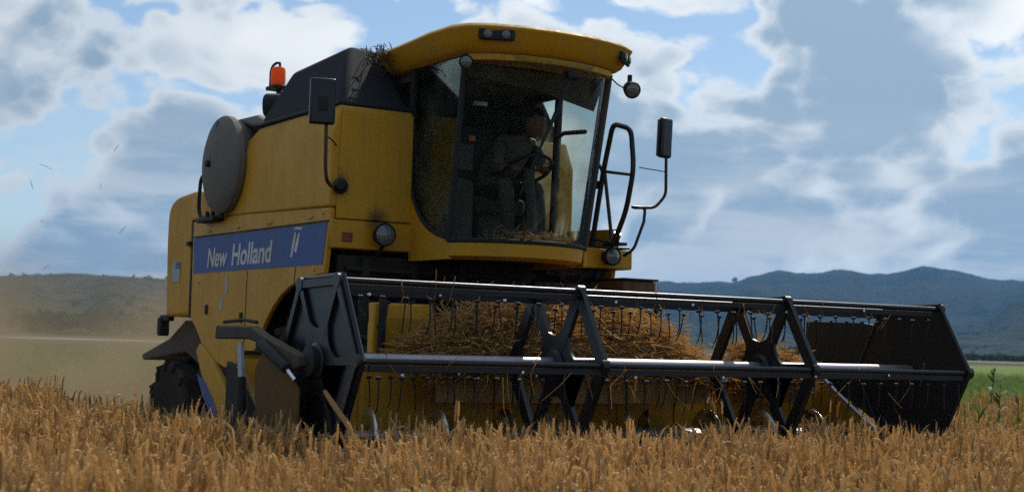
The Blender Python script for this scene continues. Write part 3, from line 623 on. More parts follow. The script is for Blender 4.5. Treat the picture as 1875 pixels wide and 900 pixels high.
part(MB().tube(fillet([(.30, 1.43, 2.99), (.30, 1.435, 2.68), (.30, 1.33, 2.57), (.30, 1.12, 2.555)], {1: .05, 2: .05}), .013, 8), 'mirror_arm', 'black', mr)
part(MB().tube(fillet([(.30, 1.10, 2.56), (.30, 1.23, 2.56), (.30, 1.22, 2.45), (.28, 1.14, 2.22), (.20, 1.10, 2.17)], {1: .03, 3: .05}), .013, 8), 'mirror_bracket', 'black', mr)
part(MB().tube([(.30, 1.425, 2.87), (.36, 1.12, 2.875)], .005, 6), 'mirror_stay', 'black', mr)

# ---- platform on the far side with rails and lamp
pf = part(MB().prism([(.46, 2.07), (1.31, 2.07), (1.31, 2.225), (.90, 2.235), (.46, 2.25)], -.62, .03, 'yz'), 'platform', 'yellow_front', bevel=.012)
part(MB().box(-.6, .02, .49, 1.29, 2.237, 2.25), 'deck_plate', 'blackdull', pf)
part(MB().tube(fillet([(-.13, .98, 2.07), (-.10, 1.0, 2.32), (.03, 1.0, 2.87), (.15, 1.0, 3.24), (.40, 1.0, 3.17), (.45, 1.0, 2.85), (.36, 1.0, 2.52), (.20, 1.0, 2.27)], {1: .08, 2: .1, 3: .07, 4: .07, 5: .1, 6: .1}), .022, 8), 'handrail', 'black', pf)
part(MB().tube([(.20, 1.0, 2.27), (.25, 1.0, 2.345)], .034, 8), 'rail_joint', 'black', pf)
part(MB().tube([(.03, 1.0, 2.86), (.43, 1.0, 2.80)], .013, 6), 'rail_bar', 'black', pf)
part(MB().tube([(.05, 1.0, 2.84), (.15, 1.02, 2.26)], .015, 6), 'rail_bar', 'black', pf)
part(MB().tube([(-.08, 1.0, 2.31), (.20, 1.02, 2.27)], .013, 6), 'rail_bar', 'black', pf)
part(MB().box(.08, .30, .98, 1.06, 2.245, 2.27), 'rail_foot', 'black', pf)
part(MB().tube([(-.06, .97, 2.98), (.0, 1.0, 2.88), (.02, 1.0, 2.83)], .014, 6), 'rail_hook', 'black', pf)
part(MB().box(-.09, -.01, .93, 1.0, 2.72, 2.79), 'latch_box', 'black', pf, bevel=.008)
headlamp((.12, 1.05, 2.165), (1, 0, 0), .075, pf)
for y0, y1 in ((.62, .80), (1.02, .82)):
    part(MB().tube([(-.08, y0, 2.07), (-.12, (y0+y1)/2, 2.0), (-.15, y1, 1.86)], .03, 6), 'strut', 'blackdull', pf)
part(MB().box(-.30, -.10, .55, 1.05, 2.0, 2.068), 'cross_beam', 'blackdull', pf, bevel=.01)
part(MB().box(-.14, -.08, 1.02, 1.07, 1.90, 2.068), 'strut', 'blackdull', pf)
sb = part(MB().box(-.16, .38, .98, 1.30, 1.83, 1.965), 'step_box', 'rust', bevel=.02)
part(MB().box(-.17, .40, .97, 1.31, 1.966, 1.985), 'step_lid', 'blackdull', sb, bevel=.006)
for x in (.36,): part(MB().tube([(x, 1.28, 1.85), (x+.04, 1.30, 1.70), (x+.06, 1.32, 1.56)], .02, 6), 'ladder_rail', 'blackdull', sb)
part(MB().obox((.28, 1.30, 1.64), (Vector((1, 0, 0)), Vector((0, 1, 0)), Vector((0, 0, 1))), (.05, .07, .10)), 'step_bracket', 'rust', sb, bevel=.02)

# ---- wheels
def wheel(c, r, wd, lugs, side):
    x, y, z = c; prof = [(r*.55, -wd*.40), (r*.72, -wd*.5), (r*.90, -wd*.5), (r*.955, -wd*.42), (r*.965, 0), (r*.955, wd*.42), (r*.90, wd*.5), (r*.72, wd*.5), (r*.55, wd*.40)]
    wh = part(MB().lathe([(.10, -wd*.35), (.16, -wd*.34), (.17, -wd*.1), (.17, wd*.1), (.16, wd*.34), (.10, wd*.35)], c, (0, 1, 0), 16), 'wheel', 'yellow_dirty')
    mb = MB().lathe(prof, c, (0, 1, 0), 48)
    for i in range(lugs):
        for s in (-1, 1):
            a = 2*math.pi*(i + (.5 if s > 0 else 0))/lugs; a2 = a + .75*2*math.pi/lugs*1.1
            p = [Vector((x+q*math.cos(t), y+s*yy, z+q*math.sin(t))) for q, t, yy in ((r*.985, a, .02), (r*.985, a2, wd*.49))]
            rad = Vector((math.cos((a+a2)/2), 0, math.sin((a+a2)/2))); mb.bar(p[0], p[1], .05, r*.075, rad)
            mb.bar(Vector((x+r*.94*math.cos(a2), y+s*wd*.505, z+r*.94*math.sin(a2))), Vector((x+r*.83*math.cos(a2+.06), y+s*wd*.51, z+r*.83*math.sin(a2+.06))), .05, .03, Vector((0, s, 0)))
    part(mb, 'tyre', 'rubber', wh)
    part(MB().lathe([(r*.56, -wd*.38), (r*.53, -wd*.30), (r*.50, -wd*.05), (.18, wd*.02), (.18, wd*.06), (r*.50, wd*.05), (r*.53, wd*.30), (r*.56, wd*.38)], c, (0, 1, 0), 32), 'rim', 'yellow_dirty', wh)
    return wh
wheel((-.55, -1.06, .84), .84, .56, 16, -1); wheel((-.55, 1.06, .84), .84, .56, 16, 1)
wheel((-3.90, -1.08, .60), .60, .36, 14, -1); wheel((-3.90, 1.08, .60), .60, .36, 14, 1)

# ---- feeder house and header
mb = MB(); loft(mb, [(-.10, -.55, 1.45), (-.10, .40, 1.45), (-.10, .40, .95), (-.10, -.55, .95)], [(.93, -.60, 1.22), (.93, .55, 1.22), (.93, .55, .42), (.93, -.60, .42)])
part(mb, 'feeder_house', 'yellow_dirty', bevel=.015)
HY = 2.42
mb = MB()
mb.prism([(.95, .24), (.99, .24), (.99, 1.30), (.95, 1.30)], -HY, HY); mb.prism([(.991, .24), (2.15, .17), (2.15, .19), (.991, .27)], -HY, HY)
mb.box(.88, .949, -HY, HY, 1.20, 1.33); mb.box(.86, .949, -HY, HY, .24, .36)
hd = part(mb, 'header', 'yellow', bevel=.006)
part(MB().box(.90, 1.01, -HY, HY, 1.331, 1.352), 'header_top_rail', 'blackdull', hd, bevel=.005)
for y in np.linspace(-2.1, 2.1, 9): part(MB().box(.991, 1.004, y-.02, y+.02, .34, 1.28), 'back_rib', 'yellow', hd)
ep = [(.86, .20), (.86, 1.28), (1.05, 1.24), (1.25, 1.10), (1.60, .88), (2.2, .58), (2.85, .34), (3.05, .24), (2.85, .18)]
for s in (-1, 1):
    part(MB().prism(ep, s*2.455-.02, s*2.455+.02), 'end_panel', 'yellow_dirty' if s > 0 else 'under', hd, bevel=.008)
    part(MB().tube([(x, s*2.455, z+.012) for x, z in ep[2:8]], .022, 8), 'edge_trim', 'steel' if s > 0 else 'straw', hd)
    part(MB().tube([(2.50, s*2.52, 1.155), (2.62, s*2.53, 1.10), (2.85, s*2.53, .98), (2.95, s*2.50, .60)], [.012, .016, .015, .02], 6), 'divider_rod', 'straw', hd) if s < 0 else None
part(MB().prism([(.80, 1.22), (1.02, 1.19), (1.35, 1.06), (1.55, .95), (1.90, .90), (1.90, 1.62), (1.45, 1.68), (.82, 1.69)], 2.50, 2.525), 'side_shield', 'jet', hd, bevel=.006)
part(MB().prism([(1.50, .45), (1.40, 1.24), (1.52, 1.36), (1.86, 1.30), (2.08, 1.15), (2.08, .8), (1.9, .45)], -2.50, -2.476), 'drive_shield', 'amber_shaded', hd, bevel=.012)
part(MB().box(.60, .70, -1.36, -.90, 1.34, 1.70), 'belt_shield', 'yellow', hd, bevel=.015)
part(MB().box(.70, .712, -1.30, -.96, 1.40, 1.60), 'shield_door', 'yellow_dirty', hd, bevel=.006)
part(MB().tube([(.74, -1.32, 1.34), (.76, -1.32, 1.74)], .03, 6), 'shield_post', 'blackdull', hd)
# auger with steel flights
au = part(MB().lathe([(.20, -2.38), (.20, 2.38)], (1.45, 0, .67), (0, 1, 0), 28), 'auger', 'tubesteel', hd)
def flight(y0, y1, hand):
    mb = MB(); k = int(abs(y1-y0)/.5*22)+1; vs_ = []
    for i in range(k+1):
        t = i/k; a = hand*2*math.pi*abs(y1-y0)*t/.5; y = y0+(y1-y0)*t
        for rr in (.195, .34): vs_.append((1.45+rr*math.cos(a), y, .67+rr*math.sin(a)))
    mb.add(vs_, [(2*i, 2*i+1, 2*i+3, 2*i+2) for i in range(k)], True); ob = part(mb, 'auger_flight', 'steel', hd)
    so_ = ob.modifiers.new('thickness', 'SOLIDIFY'); so_.thickness = .006; return ob
flight(-2.36, -.5, 1); flight(2.36, .5, -1)
fg = MB().tube([(1.45, -.4, .62), (1.62, -.4, .86)], .008, 5)
for i, y in enumerate(np.linspace(-.4, .4, 8)):
    a = i*2.1; part(MB().tube([(1.45+.2*math.cos(a), y, .67+.2*math.sin(a)), (1.45+.36*math.cos(a), y, .67+.38*math.sin(a))], .008, 5), 'auger_finger', 'steel', hd)
part(MB().box(2.15, 2.19, -HY, HY, .165, .185), 'knife_bar', 'steel', hd)
g0 = None
for i, y in enumerate(np.arange(-2.38, 2.39, .0762*2)):
    if g0 is None:
        g0 = part(MB().add([(2.19, -.018, .165), (2.19, .018, .165), (2.19, .018, .19), (2.19, -.018, .19), (2.32, 0, .172)], [(0, 1, 2, 3), (0, 4, 1), (1, 4, 2), (2, 4, 3), (3, 4, 0)]), 'knife_guard', 'steel', hd); g0.location = (0, y, 0)
    else: place(g0, (0, y, 0), hd)

# ---- reel: centre tube, six bats with tines, two star supports, two hexagon end shields
RX, RZ, RR = 2.07, 1.31, .53
YA, YB = -2.36, 2.40
rl = part(MB().lathe([(.054, YA+.02), (.054, YB-.02)], (RX, 0, RZ), (0, 1, 0), 28), 'reel', 'tubesteel')
ANG = [R_(60*k+1.5) for k in range(6)]
def vtx(a, r=RR): return (RX+r*math.cos(a), RZ+r*math.sin(a))
tmb = MB(); tmb.tube([(0, 0, -.02), (.002, 0, -.10), (0, 0, -.16), (-.012, 0, -.205), (-.026, 0, -.225)], [.0048, .0046, .0044, .004, .003], 5)
tmb.lathe([(.008, -.016), (.010, -.008), (.010, .008), (.008, .016)], (0, 0, -.03), (0, 1, 0), 8)
tine0 = None
for k, a in enumerate(ANG):
    x, z = vtx(a)
    bt = part(MB().tube([(x, YA+.01, z), (x, 0, z), (x, YB-.01, z)], .0175, 12), 'bat', 'black', rl)
    tag(bt)
    part(MB().prism([(x-.012, z-.02), (x+.006, z-.022), (x+.010, z-.054), (x+.003, z-.056)], YA+.05, YB-.05), 'bat_strip', 'blackdull', rl)
    for i, y in enumerate(np.arange(YA+.11, YB-.05, .152)):
        j = (random.gauss(0, .07), random.gauss(0, .07), random.gauss(0, .35))
        if tine0 is None:
            tine0 = tmb.build('tine', 'blackdull', rl); tine0.location = (x+.01, y, z-.06); tine0.rotation_euler = j
        else: place(tine0, (x+.01, y+random.gauss(0, .006), z-.06), rl, j, (1, 1, random.uniform(.85, 1.1)))
cl0 = None
for k, a in enumerate(ANG):
    x, z = vtx(a)
    for i, y in enumerate(np.arange(YA+.25, YB-.1, .76)):
        if cl0 is None: cl0 = part(MB().lathe([(.011, 0), (.011, .012), (.005, .017)], (0, 0, 0), (1, 0, 0), 8), 'clamp_bolt', 'chrome', rl); cl0.location = (x+.013, y, z-.075)
        else: place(cl0, (x+.013, y+random.gauss(0, .09), z-.06+random.gauss(0, .012)), rl)
def star(y, th, mat, name, wd=.080, parent=rl):
    mb = MB()
    for k in range(6):
        a, a2 = ANG[k], ANG[(k+1) % 6]
        p, p2 = vtx(a, RR-.005), vtx(a2, RR-.005)
        mb.bar((p[0], y, p[1]), (p2[0], y, p2[1]), th, wd, (0, 1, 0)) if False else mb.bar((p[0], y, p[1]), (p2[0], y, p2[1]), th, wd)
        mb.bar((RX+.13*math.cos(a), y+.002, RZ+.13*math.sin(a)), (p[0], y+.002, p[1]), th*.9, wd)
        mb.lathe([(.045, -th*.7), (.045, th*.7)], (p[0], y, p[1]), (0, 1, 0), 12)
        # gusset between spokes, near the hub
        b1 = (a+a2)/2; q0, q1, q2 = [Vector((r_*math.cos(t_), r_*math.sin(t_))) for r_, t_ in ((.34, a), (.09, b1), (.34, a2))]
        mb.prism([(RX+.05*math.cos(a), RZ+.05*math.sin(a))] + [(RX+v.x, RZ+v.y) for v in [(1-t_)**2*q0+2*t_*(1-t_)*q1+t_*t_*q2 for t_ in [k_/8 for k_ in range(9)]]] + [(RX+.05*math.cos(a2), RZ+.05*math.sin(a2))], y-th*.3, y+th*.3)
    mb.lathe([(.09, -th*1.2), (.11, -th*.6), (.11, th*.6), (.09, th*1.2)], (RX, y, RZ), (0, 1, 0), 24)
    return part(mb, name, mat, parent)
star(-.74, .034, 'black', 'reel_star'); star(.95, .034, 'black', 'reel_star')
for s, y in ((-1, YA), (1, YB)):
    hx = [vtx(a, RR+.035) for a in ANG]
    es = part(MB().prism(hx, y-.006, y+.006), 'end_shield', 'black' if s < 0 else 'jet', rl, bevel=.004)
    star(y+s*.022, .02, 'black', 'shield_rib', .045)
    # rim: rolled edge
    part(MB().tube([(p[0], y, p[1]) for p in hx], .016, 8, closed=True), 'shield_rim', 'black', rl)
    part(MB().lathe([(.09, 0), (.09, .05), (.05, .07)], (RX, y+s*.03, RZ), (0, s, 0), 16), 'hub_cap', 'blackdull', rl)
# straws caught on the reel
def f_():
    k = random.choice((0, 0, 1, 1, 2)); x, z = vtx(ANG[k]); y = random.uniform(YA+.1, YB-.2); return ((x+random.gauss(0, .03), y, z-.10+random.gauss(0, .05)), (random.gauss(0, .5), random.gauss(0, .6), -1))
cs = strands('caught_straw', f_, 70, .22, .0025, 'straw', rl); cs['kind'] = 'stuff'
# reel arms with cylinders
for s in (-1, 1):
    y = s*2.47 if s < 0 else 2.575
    ra = part(MB().prism([(.70, 1.42), (.72, 1.51), (1.33, 1.505), (1.48, 1.46), (2.07, 1.345), (2.10, 1.28), (2.0, 1.255), (1.42, 1.405), (1.28, 1.425)], y-.035, y+.035), 'reel_arm', 'armgrey', bevel=.012)
    part(MB().lathe([(.035, 0), (.035, .42), (.028, .44)], (1.56, y+s*.055, 1.40), (.95, 0, -.31), 14), 'cylinder', 'blackdull', ra)
    part(MB().tube([(1.955, y+s*.055, 1.269), (2.105, y+s*.055, 1.20)], .014, 10), 'cylinder_rod', 'chrome', ra)
    part(MB().tube([(1.21, y+s*.05, 1.40), (1.25, y+s*.05, 1.19)], .022, 12), 'lift_cylinder', 'tubesteel', ra)
    part(MB().tube([(1.25, y+s*.05, 1.19), (1.28, y+s*.05, .75)], .028, 12), 'lift_sleeve', 'blackdull', ra)
    part(MB().tube([(.75, y-s*.01, 1.53), (1.1, y-s*.01, 1.545), (1.32, y-s*.01, 1.53)], .012, 6), 'hose', 'blackdull', ra)
    part(MB().box(.90, 1.0, y-s*.0-.03, y+.03, 1.10, 1.40), 'arm_post', 'under', ra, bevel=.01) if s > 0 else None

# ---- driver
def person(loc):
    me = bpy.data.meshes.new('person'); J = {'pel': (-.12, .04, 2.64), 'wst': (-.10, .07, 2.78), 'chs': (-.02, .15, 2.94), 'nkb': (.06, .23, 3.035), 'nk': (.085, .25, 3.07),
         'shl': (.02, .34, 3.0), 'ell': (.16, .36, 2.80), 'wrl': (.36, .20, 2.79), 'shr': (0, .03, 3.0), 'elr': (.12, -.08, 2.78), 'wrr': (.34, -.10, 2.77),
         'hpl': (-.10, .13, 2.63), 'knl': (.32, .17, 2.66), 'anl': (.42, .17, 2.24), 'tol': (.56, .18, 2.20), 'hpr': (-.10, -.05, 2.63), 'knr': (.32, -.10, 2.66), 'anr': (.40, -.10, 2.24), 'tor': (.54, -.11, 2.20)}
    Rd = {'pel': .14, 'wst': .13, 'chs': .145, 'nkb': .07, 'nk': .055, 'shl': .075, 'ell': .052, 'wrl': .036, 'shr': .075, 'elr': .052, 'wrr': .036, 'hpl': .095, 'knl': .072, 'anl': .045, 'tol': .035, 'hpr': .095, 'knr': .072, 'anr': .045, 'tor': .035}
    E_ = [('pel', 'wst'), ('wst', 'chs'), ('chs', 'nkb'), ('nkb', 'nk'), ('chs', 'shl'), ('shl', 'ell'), ('ell', 'wrl'), ('chs', 'shr'), ('shr', 'elr'), ('elr', 'wrr'), ('pel', 'hpl'), ('hpl', 'knl'), ('knl', 'anl'), ('anl', 'tol'), ('pel', 'hpr'), ('hpr', 'knr'), ('knr', 'anr'), ('anr', 'tor')]
    ks = list(J); me.from_pydata([J[k] for k in ks], [(ks.index(a), ks.index(b)) for a, b in E_], [])
    ob = bpy.data.objects.new('person', me); SC.collection.objects.link(ob)
    sk = ob.modifiers.new('skin', 'SKIN'); sk.use_smooth_shade = True
    for i, k in enumerate(ks):
        me.skin_vertices[0].data[i].radius = (Rd[k], Rd[k]*(1 if k not in ('chs', 'wst', 'pel') else 1.15)); me.skin_vertices[0].data[i].use_root = (k == 'pel')
    ob.modifiers.new('sub', 'SUBSURF').render_levels = 2
    bpy.context.view_layer.update()
    dg = bpy.context.evaluated_depsgraph_get(); me2 = bpy.data.meshes.new_from_object(ob.evaluated_get(dg)); ob.modifiers.clear(); ob.data = me2; me2.materials.clear()
    for mm in ('shirt', 'trousers', 'skin'): me2.materials.append(MT[mm])
    for p in me2.polygons:
        c = p.center; p.material_index = 1 if (c.z < 2.66 or (c.x > .2 and c.z < 2.745)) else (2 if (c.z > 3.06 or (c.x > .20 and c.z > 2.745)) else 0); p.use_smooth = True
    # head: shaped sphere with nose, brow and chin, ears; hair as a cap
    def headmesh(hair):
        bm = bmesh.new(); bmesh.ops.create_uvsphere(bm, u_segments=24, v_segments=16, radius=1)
        dele = []
        for v in bm.verts:
            x, y, z = v.co
            q = Vector((x*.095, y*.075, z*.12))
            if z < -.2: q.x *= 1 - .18*(-z-.2); q.y *= 1-.35*(-z-.2)
            if not hair:
                if x > .8 and abs(y) < .25: q.x += .020*max(0, 1-abs(z+.12)/.28)*(1-abs(y)/.25)     # nose
                if x > .6 and .1 < abs(y) < .55 and abs(z-.12) < .14: q.x -= .008                    # eye sockets
                if x > .7 and abs(y) < .4 and abs(z+.48) < .08: q.x -= .004                         # mouth
                if abs(y) > .9 and abs(x) < .3 and abs(z) < .35: q.y *= 1.14                        # ears
            else:
                q *= 1.06
                if (x > .35 and z < .42) or z < -.35: dele.append(v)
            v.co = q
        if dele: bmesh.ops.delete(bm, geom=dele, context='VERTS')
        h = bpy.data.meshes.new('head'); bm.to_mesh(h); bm.free()
        for p in h.polygons: p.use_smooth = True
        return h
    for nm, hr, mt in (('head', False, 'skin'), ('hair', True, 'hair')):
        h = bpy.data.objects.new(nm, headmesh(hr)); SC.collection.objects.link(h); h.data.materials.append(MT[mt]); h.parent = ob
        h.location = (.125, .275, 3.17); h.rotation_euler = (R_(-6), R_(14), R_(8))
    for wx, s in (('wrl', 1), ('wrr', -1)):      # hands closed on the wheel rim
        c = Vector(J[wx]) + Vector((.03, -.02*s, .0)); mb = MB(); mb.obox(c, (Vector((1, 0, 0)), Vector((0, 1, 0)), Vector((0, 0, 1))), (.035, .036, .014))
        for i in range(4):
            yy = c.y - .030 + .020*i; mb.tube([(c.x+.03, yy, c.z+.006), (c.x+.058, yy, c.z+.004), (c.x+.068, yy, c.z-.018), (c.x+.048, yy, c.z-.036)], [.0095, .009, .0085, .007], 7)
        mb.tube([(c.x-.012, c.y-.034*s, c.z), (c.x+.015, c.y-.056*s, c.z-.012), (c.x+.040, c.y-.050*s, c.z-.026)], [.011, .010, .008], 7)
        hnd = mb.build('hand', 'skin', ob, bevel=.006)
    return ob
tag(person(None), 'driver in a pale shirt seated behind the windscreen, leaning towards the door', 'person')
# ------------------------------------------------------------------ vegetation
def stalk(mb, x, y, h, seed):
    r = random.Random(seed); az = r.uniform(0, 6.283); ln = abs(r.gauss(.04, .035)); d = Vector((math.cos(az), math.sin(az), 0)); t = min(1, max(0, r.gauss(.58, .24)))
    p0 = Vector((x, y, 0)); p1 = p0 + d*ln*.35 + Vector((0, 0, h*.55)); p2 = p0 + d*ln + Vector((0, 0, h*.97))
    mb.tube([p0, p1, p2], [.0028, .0024, .0018], 3, False, t=t)
    nod = abs(r.gauss(.0, .42)) if r.random() < .85 else r.uniform(.8, 1.9); L_ = r.uniform(.07, .10)
    e = [p2]; rad = [.0030]
    for k in range(1, 10):      # ear: a run of bumpy spikelets with a blunt tip
        a = nod*(.35 + .10*k); dirv = (d*math.sin(a) + Vector((0, 0, math.cos(a)))).normalized(); side = dirv.cross(Vector((0.3, .9, .1))).normalized()
        e.append(e[-1] + dirv*L_/9 + side*(.0016 if k % 2 else -.0016)); rad.append((.0068 if k % 2 else .0052)*(1 if k < 8 else .70))
    mb.tube(e, rad, 5, True, t=min(1, t+.12))
    for k in range(7):      # awns
        q = e[2+k]; s = Vector((r.gauss(0, 1), r.gauss(0, 1), r.gauss(0, .5))).normalized()
        tip = q + (dirv*.9 + s*.5).normalized()*r.uniform(.03, .06); sd_ = dirv.cross(s).normalized()*.0007
        mb.add([q+sd_, q-sd_, tip], [(0, 1, 2)], False, min(1, t+.3))
    for k in range(r.choice((0, 0, 0, 1))):      # dry leaves
        zz = r.uniform(.35, .75); b = p0.lerp(p2, zz); a2 = r.uniform(0, 6.283); dd = Vector((math.cos(a2), math.sin(a2), 0)); sd_ = Vector((-dd.y, dd.x, 0))*r.uniform(.002, .004); l = r.uniform(.10, .20)
        pts = [b, b+dd*l*.4+Vector((0, 0, l*.35)), b+dd*l*.8+Vector((0, 0, l*.15)), b+dd*l+Vector((0, 0, -l*.3))]
        vs_ = []; [vs_.extend((p-sd_*wq, p+sd_*wq)) for p, wq in zip(pts, (.7, 1, .8, .1))]
        mb.add(vs_, [(0, 1, 3, 2), (2, 3, 5, 4), (4, 5, 7, 6)], False, max(0, t-.1))

def variants(name, fn, n, mat):
    c = bpy.data.collections.new(name)
    for i in range(n):
        mb = MB(); fn(mb, i); o = bpy.data.objects.new(name+'_source', mb.mesh(name, recalc=False)); o.data.materials.append(MT[mat]); c.objects.link(o)
    return c
def scatter(name, coll, pts, rot, scl, idx):
    me = bpy.data.meshes.new(name); me.from_pydata([tuple(p) for p in pts], [], [])
    for an, ty, data, key in (('rot', 'FLOAT_VECTOR', np.asarray(rot, np.float32).ravel(), 'vector'), ('scl', 'FLOAT_VECTOR', np.asarray(scl, np.float32).ravel(), 'vector'), ('idx', 'INT', np.asarray(idx, np.int32), 'value')):
        a = me.attributes.new(an, ty, 'POINT'); a.data.foreach_set(key, data)
    o = bpy.data.objects.new(name, me); SC.collection.objects.link(o)
    ng = bpy.data.node_groups.new(name, 'GeometryNodeTree'); ng.interface.new_socket('Geometry', in_out='INPUT', socket_type='NodeSocketGeometry'); ng.interface.new_socket('Geometry', in_out='OUTPUT', socket_type='NodeSocketGeometry')
    gi = ng.nodes.new('NodeGroupInput'); go = ng.nodes.new('NodeGroupOutput'); ci = ng.nodes.new('GeometryNodeCollectionInfo'); ci.inputs['Collection'].default_value = coll
    ci.inputs['Separate Children'].default_value = True; ci.inputs['Reset Children'].default_value = True
    ip = ng.nodes.new('GeometryNodeInstanceOnPoints'); ip.inputs['Pick Instance'].default_value = True
    def na(nm, ty):
        n_ = ng.nodes.new('GeometryNodeInputNamedAttribute'); n_.data_type = ty; n_.inputs['Name'].default_value = nm; return n_.outputs[0]
    ng.links.new(gi.outputs[0], ip.inputs['Points']); ng.links.new(ci.outputs[0], ip.inputs['Instance']); ng.links.new(na('idx', 'INT'), ip.inputs['Instance Index'])
    e2r = ng.nodes.new('FunctionNodeEulerToRotation'); ng.links.new(na('rot', 'FLOAT_VECTOR'), e2r.inputs[0]); ng.links.new(e2r.outputs[0], ip.inputs['Rotation'])
    ng.links.new(na('scl', 'FLOAT_VECTOR'), ip.inputs['Scale']); ng.links.new(ip.outputs[0], go.inputs[0])
    md = o.modifiers.new('scatter', 'NODES'); md.node_group = ng; return o

def wheat_clump(mb, i):
    for k in range(28):
        a = random.uniform(0, 6.283); q = .16*math.sqrt(random.random()); stalk(mb, q*math.cos(a), q*math.sin(a), random.gauss(.815, .055), i*1000+k)
WC = variants('wheat_clump', wheat_clump, 12, 'wheat')
def sector(dmin, dmax, dens, lim, test):
    pts = []; area_n = int(dens*(dmax**2-dmin**2)*lim)
    for _ in range(area_n):
        d = math.sqrt(random.uniform(dmin**2, dmax**2)); t = random.uniform(-lim, lim); p = CAM + FH*d + RH*(d*t)
        if test(p.x, p.y): pts.append((p.x, p.y, 0))
    return pts
def in_crop(x, y):
    e = .12*noise.noise(Vector((x*1.3, y*1.3, 0)))
    if y < -2.60+e: return True
    if x > 2.36+e*.5 and y < 2.7: return True
    return False
def right_crop(x, y): return (y >= 2.7 and x > -4 - .4*(y-2.7) + 1.2*noise.noise(Vector((x*.5, y*.5, 4))))
def put(name, coll, pts, nvar, label, hs=1., lean=.05):
    rot = [(random.gauss(0, lean), random.gauss(0, lean), random.uniform(0, 6.283)) for _ in pts]
    scl = []
    for p in pts:
        s = hs*(1 + .10*noise.noise(Vector((p[0]*.7, p[1]*.7, 9)))); scl.append((s, s, s*random.gauss(1, .045)))
    o = scatter(name, coll, pts, rot, scl, [random.randrange(nvar) for _ in pts]); tag(o, label, kind='stuff'); return o
pts = sector(2.0, 9.5, 30, .50, in_crop) + sector(9.5, 30, 20, .50, in_crop)
put('standing_wheat', WC, pts, 12, 'ripe golden wheat standing in front of the reel')
pts = [p for p in sector(6, 24, 14, .55, right_crop) if random.random() < max(.25, 1-(p[1]-2.7)/8)]
put('thin_wheat', WC, pts, 12, 'thinner browned wheat past the far end of the reel', .88, .1)

def grass_tuft(mb, i):
    for k in range(26):
        a = random.uniform(0, 6.283); q = .14*math.sqrt(random.random()); b = Vector((q*math.cos(a), q*math.sin(a), 0)); a2 = random.uniform(0, 6.283); dd = Vector((math.cos(a2), math.sin(a2), 0)); h = random.uniform(.22, .5)
        sd_ = Vector((-dd.y, dd.x, 0))*random.uniform(.003, .006); pp = [b, b+dd*h*.12+Vector((0, 0, h*.55)), b+dd*h*.35+Vector((0, 0, h*.9)), b+dd*h*.6+Vector((0, 0, h))]
        vs_ = []; [vs_.extend((p-sd_*wq, p+sd_*wq)) for p, wq in zip(pp, (1, 1, .7, .1))]
        mb.add(vs_, [(0, 1, 3, 2), (2, 3, 5, 4), (4, 5, 7, 6)], False, random.random())
GT = variants('grass_tuft', grass_tuft, 6, 'grass')
def in_grass(x, y): return y > 3.2
pts = [p for p in sector(9, 24, 14, .62, in_grass)] + sector(24, 70, 3.5, .5, in_grass)
put('grass', GT, pts, 6, 'lush green grass growing beyond the crop at the edge of the field', 1.45, .12)

def weed(px, dist, h, label, seed):
    r = random.Random(seed); base = Vector(gp(px, dist)); t = tag(empty('weed_plant', base), label, 'weed', 'weeds at the field edge')
    mb = MB(); lf = MB(); top = Vector((r.gauss(0, .06), r.gauss(0, .06), h)); P_ = [Vector((0, 0, 0)), top*.5+Vector((r.gauss(0, .03), r.gauss(0, .03), 0)), top]
    mb.tube(P_, [.010, .008, .003], 6, t=.4)
    for k in range(16):
        z = r.uniform(.2, 1); b = P_[0].lerp(P_[2], z); a = r.uniform(0, 6.283); d = Vector((math.cos(a), math.sin(a), r.uniform(.4, 1.3))).normalized(); l = r.uniform(.10, .26)*(1.25-z*.6)
        sd_ = d.cross(Vector((0, 0, 1))).normalized()*l*r.uniform(.10, .17); q = [b, b+d*l*.35, b+d*l*.7, b+d*l+Vector((0, 0, -l*.15))]
        vs_ = []; [vs_.extend((p-sd_*wq, p+sd_*wq)) for p, wq in zip(q, (.15, 1, .8, .05))]
        lf.add(vs_, [(0, 1, 3, 2), (2, 3, 5, 4), (4, 5, 7, 6)], False, r.random())
        if k % 3 == 0: mb.tube([b, b+d*l], [.004, .002], 4, t=.3)
    mb.build('stem', 'weed', t); lf.build('leaves', 'weed', t)
weed(1803, 15.2, 1.30, 'tallest green weed rising above the meadow beside the reel end', 1)
weed(1822, 16.5, 1.15, 'leafy green weed just behind the tallest weed', 2)
weed(1858, 13.5, 1.05, 'dark green weed nearest the picture edge', 3)
weed(1792, 12.6, 1.0, 'low green weed close to the black reel end shield', 4)

